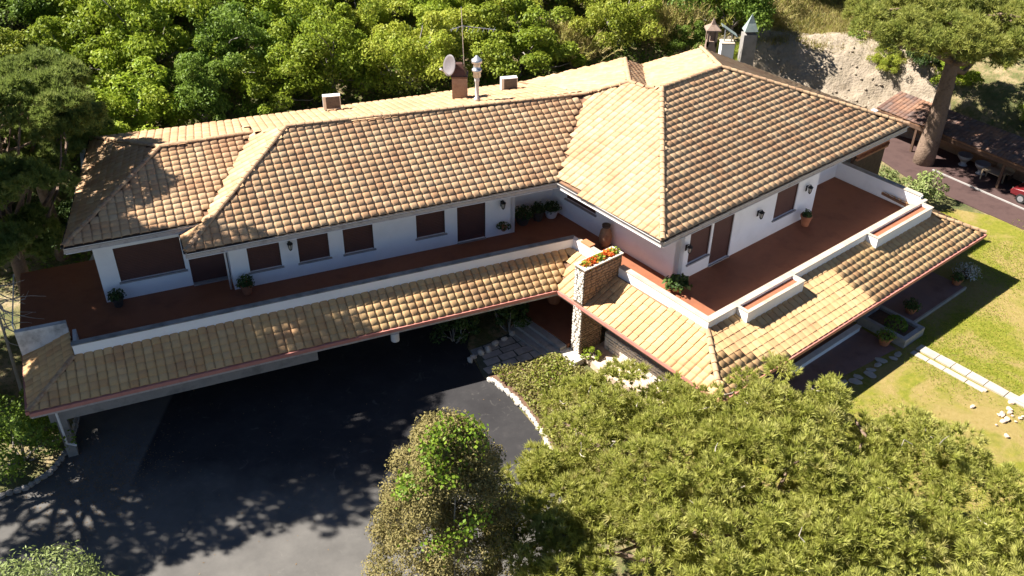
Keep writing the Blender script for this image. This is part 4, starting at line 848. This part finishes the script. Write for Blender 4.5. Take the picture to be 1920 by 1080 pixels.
# big umbrella pine in front, right of the cypress
rng = np.random.default_rng(51)
def fg_pine():
    rng = np.random.default_rng(52)
    # lobes of the crown: centre (x, y, z above ground), radii
    lobes = [((1.5, 21.9, 4.2), (2.0, 2.9, 1.5), 85), ((4.2, 25.2, 4.6), (3.6, 4.0, 1.7), 95), ((9.5, 24.8, 4.8), (4.4, 3.9, 1.9), 130), ((14.6, 23.4, 4.2), (3.4, 3.5, 1.7), 95), ((5.0, 18.5, 4.8), (4.6, 4.4, 1.9), 130), ((11.5, 18.2, 5.0), (5.0, 4.4, 2.0), 140), ((16.6, 18.6, 4.0), (2.6, 3.4, 1.5), 70), ((8.0, 21.5, 5.8), (4.5, 3.5, 1.2), 90)]
    Cs = np.concatenate([np.array(c)+crown_puffs(n, r, rng, True, .07, .28) for c, r, n in lobes]); Cs[:, 2] = np.clip(Cs[:, 2]+rng.normal(0, .28, len(Cs)), 2.6, 9)
    R = rng.uniform(.36, .8, len(Cs)); base = np.array([8.5, 20.5, 0])
    P, D, idx = puff_points(Cs, R, 30, rng, .12, (.5, 1.)); D = norm(D+np.array([-.25, 0, .75]))
    v, f = needle_cloud(P, D, .25, .044, 22, rng, .46)
    tone = np.clip(rng.random(len(Cs))[idx]*.45+rng.random(len(idx))*.6, 0, 1)
    cm = mesh_data('crown', v-base, f, 'needles', rand=np.repeat(tone, 66))
    tg = [Cs[i]-base-np.array([0, 0, .75]) for i in rng.choice(len(Cs), 80, False)]
    tm = trunk_mesh('trunk', 4.2, .34, tg, rng, 'bark', (0, 0), .55)
    v, f = join(dead_twigs(Cs-base, R, rng, 120)); tw = mesh_data('bare_twigs', v, f, 'twig_pale')
    tree('umbrella_pine', 'broad yellow-green umbrella pine crown filling the lower right', 'pine tree', base, cm, tm, None, twigs=tw)
fg_pine()
# shared pine crown for the tall pines
rng = np.random.default_rng(61)
v, f, r, C, R = pine_crown(rng, (4.6, 4.6, 2.5), 260, 56, (.42, .85), 15, .3, .07)
PINE = mesh_data('crown', v, f, 'needles_dark', rand=r)
PT = [C[i] for i in rng.choice(len(C), 34, False)]
v, f, r, C2, R2 = pine_crown(np.random.default_rng(64), (4.6, 4.6, 2.2), 120, 34, (.4, .75), 15, .3, .055)
PINE_OPEN = mesh_data('crown', v, f, 'needles_dark', rand=r)
def tall_pine(loc, h, label, sc=1., mesh=PINE, lean=(0, 0), r=.35, rz=0, mat='bark', group='tall pines round the house', name='pine_tree', limbs=PT):
    rg = np.random.default_rng(int(abs(loc[0]*31+loc[1]*17)))
    ca, sa = math.cos(rz), math.sin(rz)
    tg = [np.array([(q[0]*ca-q[1]*sa)*sc+lean[0], (q[0]*sa+q[1]*ca)*sc+lean[1], q[2]*sc+h]) for q in limbs]
    tm = trunk_mesh('trunk', h-.6*sc, r, tg, rg, mat, lean, .8)
    t, c, o = tree(name, label, 'pine tree', loc, mesh, tm, None, group)
    c.location = (lean[0], lean[1], h); c.rotation_euler = (0, 0, rz); c.scale = (sc, sc, sc)
    return t
def left_pine():
    rng = np.random.default_rng(63); base = np.array([-24.4, 38.6, -.3])
    lobes = [((-22.6, 41.9, 11.6), (2.2, 2.1, .9), 55), ((-22.0, 38.9, 11.7), (2.4, 2.2, .9), 65), ((-21.9, 36.3, 8.9), (1.9, 1.7, .8), 42), ((-22.9, 34.4, 6.8), (1.8, 1.6, .7), 36), ((-24.4, 37.4, 8.2), (1.8, 1.8, .7), 34), ((-25.2, 41.0, 9.4), (1.9, 1.9, .7), 36), ((-24.4, 44.6, 9.8), (2.2, 2., .8), 40), ((-22.6, 37.4, 5.6), (1.6, 1.5, .7), 30), ((-23.4, 40.2, 8.0), (1.9, 1.8, .7), 34), ((-20.9, 40.6, 9.9), (1.4, 1.5, .7), 28)]
    Cs = np.concatenate([np.array(c)+crown_puffs(n, r, rng, True, .12, .25) for c, r, n in lobes]); R = rng.uniform(.3, .62, len(Cs))
    P, D, idx = puff_points(Cs, R, 40, rng, .1, (.5, 1.)); D = norm(D+np.array([-.3, 0, .6]))
    v, f = needle_cloud(P, D, .25, .05, 18, rng, .5); tone = np.clip(rng.random(len(Cs))[idx]*.5+rng.random(len(idx))*.55, 0, 1)
    cm = mesh_data('crown', v-base, f, 'needles_dark', rand=np.repeat(tone, 54))
    tg = [np.array(c)-base for c, r, n in lobes]+[Cs[i]-base for i in rng.choice(len(Cs), 30, False)]
    tree('pine_tree', 'green layered pine at the left picture edge shading the low side roof', 'pine tree', base, cm, trunk_mesh('trunk', 10.8, .34, tg, rng, 'bark', (0, .4), .35), None, 'tall pines round the house')
left_pine()
tall_pine((-25.4, 44.6, 0), 7.6, 'second dark green pine at the left, higher up the slope behind the first', .8, rz=2.)
tall_pine((-24.2, 32.7, -.35), 18.8, 'tall pine left of the driveway whose crown throws the dappled shadow', 1., PINE_OPEN, rz=1.2, r=.42)
tall_pine((-23.8, 30.6, -.35), 14.2, 'tall pine nearest the viewer left of the driveway', .95, PINE_OPEN, rz=2.6, r=.4)
tall_pine((-27.2, 28.6, -.35), 12.6, 'tall pine farthest out on the driveway left side', 1., PINE_OPEN, rz=4.1, r=.4)
tall_pine((-26.8, 33.2, -.35), 15.6, 'tall pine beside the left end of the terrace', 1.0, rz=5.1, r=.4)
tall_pine((-30.6, 36.2, 0), 10.2, 'pine growing beyond the left end of the terrace', .95, rz=.9)
rng = np.random.default_rng(62)
v, f, r, C, R = pine_crown(rng, (6.9, 5.0, 2.0), 270, 46, (.42, .85), 15, .3, .055)
P2M = mesh_data('crown', v, f, 'needles_yellow', rand=r); PT2 = [C[i] for i in rng.choice(len(C), 40, False)]
tall_pine((27.7, 57.7, 0), 9.2, 'sunlit pine with a thick leaning trunk in front of the carport', 1., P2M, (.4, .6), .62, 0, 'bark', limbs=PT2)
# dark cypress overgrown with ivy
def cypress():
    rng = np.random.default_rng(71); base = np.array([-2.15, 20.6, -.35]); H = 10.4; n = 420
    t = rng.random(n)**.75; z = .8+t*(H-1.0); rad = 2.35*np.sqrt(1-t**1.7)+.12; a = rng.uniform(0, 2*math.pi, n); rr_ = rad*np.where(rng.random(n) < .25, rng.uniform(.05, .6, n), rng.uniform(.66, 1.16, n))
    C = np.stack([np.cos(a)*rr_+.25*t, np.sin(a)*rr_*.95, z], 1); R = rng.uniform(.26, .58, n)
    P, D, idx = puff_points(C, R, 220, rng, .3, (.55, 1.05))
    v, f = leaf_cloud(P, D+np.array([-.2, 0, .4]), .095, rng, .5, .7)
    tone = np.clip(rng.random(n)[idx]*.6+rng.random(len(idx))*.45, 0, 1)
    cm = mesh_data('crown', v, f, 'cypress', rand=np.repeat(tone, 4))
    tg = [C[i]*np.array([.85, .85, 1]) for i in rng.choice(n, 60, False)]
    parts = [tube([(0, 0, -.4), (.05, 0, 3), (.1, 0, 7), (.2, 0, H-.5)], [.3, .24, .13, .03], 10)]+[limb((.1*q[2]/H, 0, max(.6, q[2]-.9)), q, .05, .012, rng, .08, 4, 5) for q in tg]
    vv, ff = join(parts); tm = mesh_data('trunk', vv, ff, 'bark_grey', smooth=True)
    tree('cypress_tree', 'olive-brown cypress with ivy growing up it, bottom centre', 'cypress', base, cm, tm, None)
    iv = thing('ivy_vine', 'bright green ivy climbing the cypress to its top', 'ivy', base)
    # ivy drapes the side facing the viewer and the tip
    P = []; D = []
    for k in range(1500):
        tt = rng.random()**.55; zz_ = 1.5+tt*(H-1.2); ra = 2.35*math.sqrt(max(1-tt**1.7, 0))+.3; an = -1.35+.5*math.sin(zz_*1.7)+rng.normal(0, .16)
        if math.sin(zz_*2.6+1) < -.1 and tt < .85: continue
        P.append((math.cos(an)*ra+.25*tt, math.sin(an)*ra*.95, zz_)); D.append((math.cos(an), math.sin(an), .4))
    for k in range(520): 
        d = ball(1, rng)[0]; P.append((.75+d[0]*.6, d[1]*.55-.2, H-.75+abs(d[2])*.95*rng.uniform(.4, 1))); D.append(tuple(d+np.array([0, 0, .5])))
    for k in range(500):
        s = rng.uniform(-1, .6); P.append((s*1.15, -.75+.2*s+rng.normal(0, .15), H-1.55+.35*s+rng.normal(0, .15))); D.append((0, -.6, .8))
    v, f = leaf_cloud(np.array(P)+base+rng.normal(0, .16, (len(P), 3)), np.array(D), .125, rng, .75, .8); add('leaves', v, f, 'ivy', iv, rand=np.repeat(rng.random(len(P)), 4))
    add('vine_stem', *tube([base+np.array(q) for q in ((.1, -.4, .2), (.4, -1.9, 1.5), (.5, -1.7, 4), (.5, -1.1, 7), (.6, -.4, 9.4))], [.05, .04, .03, .025, .015], 6), 'bark_grey', iv)
cypress()
# shrub prototypes of the hillside, every copy a tree of its own
def shrub_proto(seed, mat, rad, npuff, per, pr, size, aspect=.55, jit=.27):
    rng = np.random.default_rng(seed); C = crown_puffs(npuff, rad, rng, True, jit, .25)+np.array([0, 0, rad[2]*.75]); R = rng.uniform(*pr, len(C))
    P, D, idx = puff_points(C, R, per, rng, .2, (.55, 1.05)); v, f = leaf_cloud(P, D+np.array([0, 0, .35]), size, rng, aspect, .8)
    tone = np.clip(rng.random(len(C))[idx]*.6+rng.random(len(idx))*.45, 0, 1)
    cm = mesh_data('crown', v, f, mat, rand=np.repeat(tone, 4))
    parts = [tube([(0, 0, -.6), (.08, .05, rad[2]*.5)], [.16, .1], 8)]+[limb((.05, .03, rad[2]*.3), C[i], .07, .015, rng, .1, 4, 5) for i in rng.choice(len(C), 14, False)]
    vv, ff = join(parts); return cm, mesh_data('trunk', vv, ff, 'bark_grey', smooth=True)
def reed_proto(seed, mat):
    rng = np.random.default_rng(seed); n = 420; xy = rng.normal(0, .9, (n, 2)); P = np.stack([xy[:, 0], xy[:, 1], np.zeros(n)], 1); h = rng.uniform(1.2, 2.6, n)
    ln = norm(np.stack([xy[:, 0]*.4+rng.normal(0, .3, n), xy[:, 1]*.4+rng.normal(0, .3, n), np.ones(n)*1.4], 1))
    q, dq = [], []
    for t in np.linspace(.1, 1, 9): q.append(P+ln*h[:, None]*t+np.array([0, 0, -.35])*(t**2)*h[:, None]*.5); dq.append(ln)
    v, f = needle_cloud(np.concatenate(q), np.concatenate(dq), .42, .055, 3, rng, .45)
    cm = mesh_data('crown', v, f, mat, rand=np.repeat(np.tile(rng.random(n), 9), 9))
    vv, ff = join([limb((0, 0, -.3), (a, b, 1.2), .04, .015, rng) for a, b in ((.3, .1), (-.3, .2), (0, -.3))]); return cm, mesh_data('trunk', vv, ff, 'straw' if False else 'bark_grey')
PROTO = {'bright': [shrub_proto(201, 'leaf_bright', (2.3, 2.2, 2.3), 40, 330, (.45, .95), .19), shrub_proto(202, 'leaf_bright', (2.6, 2.3, 2.0), 44, 320, (.42, .9), .2)],
         'mid': [shrub_proto(203, 'leaf_mid', (2.2, 2.3, 2.4), 40, 330, (.42, .9), .18), shrub_proto(204, 'leaf_mid', (2.7, 2.5, 2.1), 46, 310, (.42, .9), .19)],
         'olive': [shrub_proto(205, 'leaf_olive', (2.6, 2.5, 2.4), 50, 330, (.42, .85), .15, .38)],
         'yellow': [shrub_proto(206, 'leaf_yellow', (2.1, 2.0, 2.1), 38, 330, (.4, .85), .18), shrub_proto(207, 'leaf_yellow', (2.4, 2.2, 1.8), 38, 330, (.4, .8), .17)],
         'dark': [shrub_proto(208, 'leaf_dark', (2.3, 2.3, 2.2), 40, 300, (.42, .9), .19)],
         'reed': [reed_proto(209, 'straw'), reed_proto(210, 'leaf_yellow')]}
LOOK = {'bright': 'bright green leafy tree', 'mid': 'mid green bushy tree', 'olive': 'grey-olive fine-leaved tree', 'yellow': 'yellow-green leafy shrub', 'dark': 'dark green shrub', 'reed': 'feathery straw-coloured bush'}
def shrub(kind, x, y, sc, label, group, k=0, z=None, rz=None, cat=None, name=None):
    cm, tm = PROTO[kind][k % len(PROTO[kind])]
    z = float(ground_z(x, y)) if z is None else z
    t, c, o = tree(name or {'reed': 'feathery_bush', 'dark': 'shrub', 'yellow': 'shrub'}.get(kind, 'leafy_tree'), label, cat or ('bush' if kind in ('reed', 'dark', 'yellow') else 'tree'), (x, y, z), cm, tm, None, group)
    t.rotation_euler = (0, 0, random.uniform(0, 6.28) if rz is None else rz); t.scale = (sc, sc, sc*random.uniform(.9, 1.12)); return t
rows = [('right behind the roof', 1.6, 'mid dark bright mid yellow bright dark bright mid yellow reed yellow reed', 1.0),
        ('second row up the hillside behind the roof', 6.0, 'olive bright mid bright mid bright bright yellow yellow bright reed yellow reed mid', 1.15),
        ('third row up the hillside', 11.0, 'olive mid yellow bright bright mid bright yellow bright yellow mid yellow olive mid', 1.2),
        ('hilltop row along the top edge', 16.5, 'olive olive mid bright mid bright yellow bright mid bright yellow mid dark bright', 1.3),
        ('farthest row beyond the hilltop', 22.5, 'mid olive mid bright mid mid bright mid mid bright mid mid bright mid', 1.5)]
yx = [p[0] for p in YL]; yy = [p[1] for p in YL]
for ri, (where, dist, kinds, sc) in enumerate(rows):
    ks = kinds.split(); n = len(ks); x0, x1 = (-29, 13.5) if ri == 0 else (-33-3*ri, 14.5)
    for i, kd in enumerate(ks):
        x = x0+(x1-x0)*(i+.5*(ri % 2)*.6)/(n-1)+random.uniform(-.6, .6); y = float(np.interp(x, yx, yy))+dist/.88+random.uniform(-.9, .9)
        shrub(kd, x, y, sc*random.uniform(.82, 1.12)*(.8 if ri == 0 else 1), f'{LOOK[kd]}, {ORD[i]} from the left, {where}', 'trees on the hillside behind the house', i)
# understory so that no bare ground shows between the trees
def understory():
    rng = np.random.default_rng(88); n = 52000; x = rng.uniform(-42, 16, n); d = rng.uniform(-.5, 26, n)
    y = np.interp(x, yx, yy)+d/.88; k = ~((x > 14) & (d < 6)); x, y = x[k], y[k]; n = len(x)
    h = np.abs(.5+.5*np.sin(x*1.3)*np.cos(y*1.1))*1.1*rng.random(n)
    P = np.stack([x, y, ground_z(x, y)+h], 1); v, f = leaf_cloud(P, np.tile([0, 0, 1.], (n, 1)), .27, rng, .5, .9)
    add('undergrowth', v, f, 'leaf_mid', rand=np.repeat(rng.random(n), 4), kind='stuff', label='low leafy undergrowth covering the hillside under the trees')
    m = 9000; x = rng.uniform(15, 30, m); y = np.interp(x, yx, yy)+rng.uniform(4.0, 14, m); z = ground_z(x, y); P = np.stack([x, y, z+.15], 1)
    v, f = needle_cloud(P, np.tile([0, 0, 1.], (m, 1)), .5, .05, 3, rng, .6); add('dry_grass', v, f, 'straw', rand=np.repeat(rng.random(m), 9), kind='stuff', label='dry straw-coloured grass on top of the rock bank')
understory()
for i, (kd, x, y, sc, lb) in enumerate([
    ('mid', 22.8, 75.5, 1.0, 'mid green tree at the top edge just right of the rock bank'), ('yellow', 27.2, 69.8, .55, 'yellow-green shrub on the right brow of the rock bank'), ('bright', 27.6, 73.2, 1.1, 'bright green tree behind the leaning pine crown on the left'),
    ('mid', 33.0, 69.0, 1.2, 'mid green tree behind the middle of the leaning pine crown'), ('bright', 39.0, 64.0, 1.2, 'bright green tree at the upper right picture edge'), ('mid', 36.8, 74.0, 1.3, 'mid green tree far behind the carport'), ('mid', 44.0, 70.0, 1.4, 'mid green tree beyond the upper right corner'),
    ('yellow', 26.9, 66.0, .45, 'low yellow-green bush at the right foot of the rock bank'), ('dark', 29.3, 65.0, .6, 'dark shrub in the shade behind the carport roof'), ('bright', 31.0, 63.2, .5, 'small bright green bush lit by sun behind the carport ridge'), ('yellow', 35.2, 58.8, .55, 'small yellow-green bush behind the right end of the carport'), ('mid', 28.7, 68.3, .9, 'mid green bush left of the carport slope'),
    ('reed', 18.2, 72.0, .9, 'straw-coloured bush on top of the rock bank'), ('yellow', 16.0, 71.0, .7, 'yellow-green shrub at the left top of the rock bank'), ('mid', 12.5, 66.0, .62, 'dark bushy shrub just behind the stone chimney'), ('reed', 14.6, 67.0, .7, 'feathery bush between the chimneys and the hillside')]):
    shrub(kd, x, y, sc, lb, 'bushes by the rock bank and carport', i)
# named shrubs near the house
def round_shrub(name, label, loc, rad, mat, n, size, seed, aspect=.5, npuff=16, cat='shrub'):
    rng = np.random.default_rng(seed); t = thing(name, label, cat, loc); loc = np.array(loc, float)
    C = crown_puffs(npuff, rad, rng, True, .15, .2)+np.array([0, 0, rad[2]*.8]); R = rng.uniform(.25, .42, len(C))*max(rad); P, D, idx = puff_points(C, R, n//npuff, rng, .2)
    v, f = leaf_cloud(P+loc, D+np.array([0, 0, .3]), size, rng, aspect, .7); add('crown', v, f, mat, t, rand=np.repeat(np.clip(rng.random(len(C))[idx]*.5+rng.random(len(idx))*.5, 0, 1), 4))
    add('stem', *join([limb(loc+np.array([0, 0, -.2]), loc+C[i], .05, .015, rng, .1, 4, 5) for i in range(min(10, len(C)))]), 'bark_grey', t)
round_shrub('oleander', 'pale grey-green oleander against the dark end of the villa', (23.3, 52.6, 0), (1.0, .9, 1.1), 'oleander', 900, .26, 301, .25)
round_shrub('oleander', 'bright green oleander at the foot of the leaning pine', (25.6, 52.2, 0), (1.25, 1.1, 1.0), 'oleander', 1500, .26, 302, .28)
round_shrub('low_bush', 'low yellow-green bush on the ground beside the terrace end wall', (24.3, 48.9, 0), (.9, .8, .5), 'leaf_yellow', 700, .16, 303)
round_shrub('laurel_bush', 'dark glossy bush in the kerbed bed left of the driveway', (-20.9, 29.0, -.35), (1.7, 1.8, 1.5), 'leaf_mid', 5200, .17, 304, .5, 34)
round_shrub('olive_shrub', 'pale green feathery shrub in the bottom left corner', (-16.6, 20.6, -.35), (2.6, 1.5, 1.7), 'oleander', 9000, .16, 305, .3, 50)
round_shrub('porch_shrub', 'dark shrub in the shade at the entrance under the long eave', W(6.5, -2.2, -.35), (1.2, 1.0, .9), 'leaf_dark', 1800, .16, 306)
round_shrub('climbing_shrub', 'dark green shrub beside the entrance steps in deep shade', W(3.6, -2.4, -.35), (1.0, .8, .9), 'leaf_dark', 1500, .16, 307)
round_shrub('pillar_plant', 'small bright green plant at the foot of the stone pillar', B(-2.6, 1.45, -.05), (.45, .4, .3), 'leaf_bright', 400, .13, 308, .5, 8)
# bare grey branches hanging in at the left edge
bb = thing('bare_branch', 'bare pale grey branches hanging over the left terrace end', 'branch', (-22.6, 33.2, 3.4)); rng = np.random.default_rng(401); parts = []
for k in range(26):
    p = np.array([-22.6, 33.4, 3.6+rng.uniform(-.3, 2.2)]); q = p+np.array([rng.uniform(.4, 1.9), rng.uniform(-1.2, 1.2), rng.uniform(-.9, .7)]); parts.append(limb(p, q, .03, .008, rng, .15, 5, 4))
parts.append(tube([(-22.9, 33.4, -.5), (-22.7, 33.4, 3), (-22.6, 33.4, 6)], [.09, .06, .03], 6)); v, f = join(parts); add('twigs', v, f, 'twig_pale', bb)
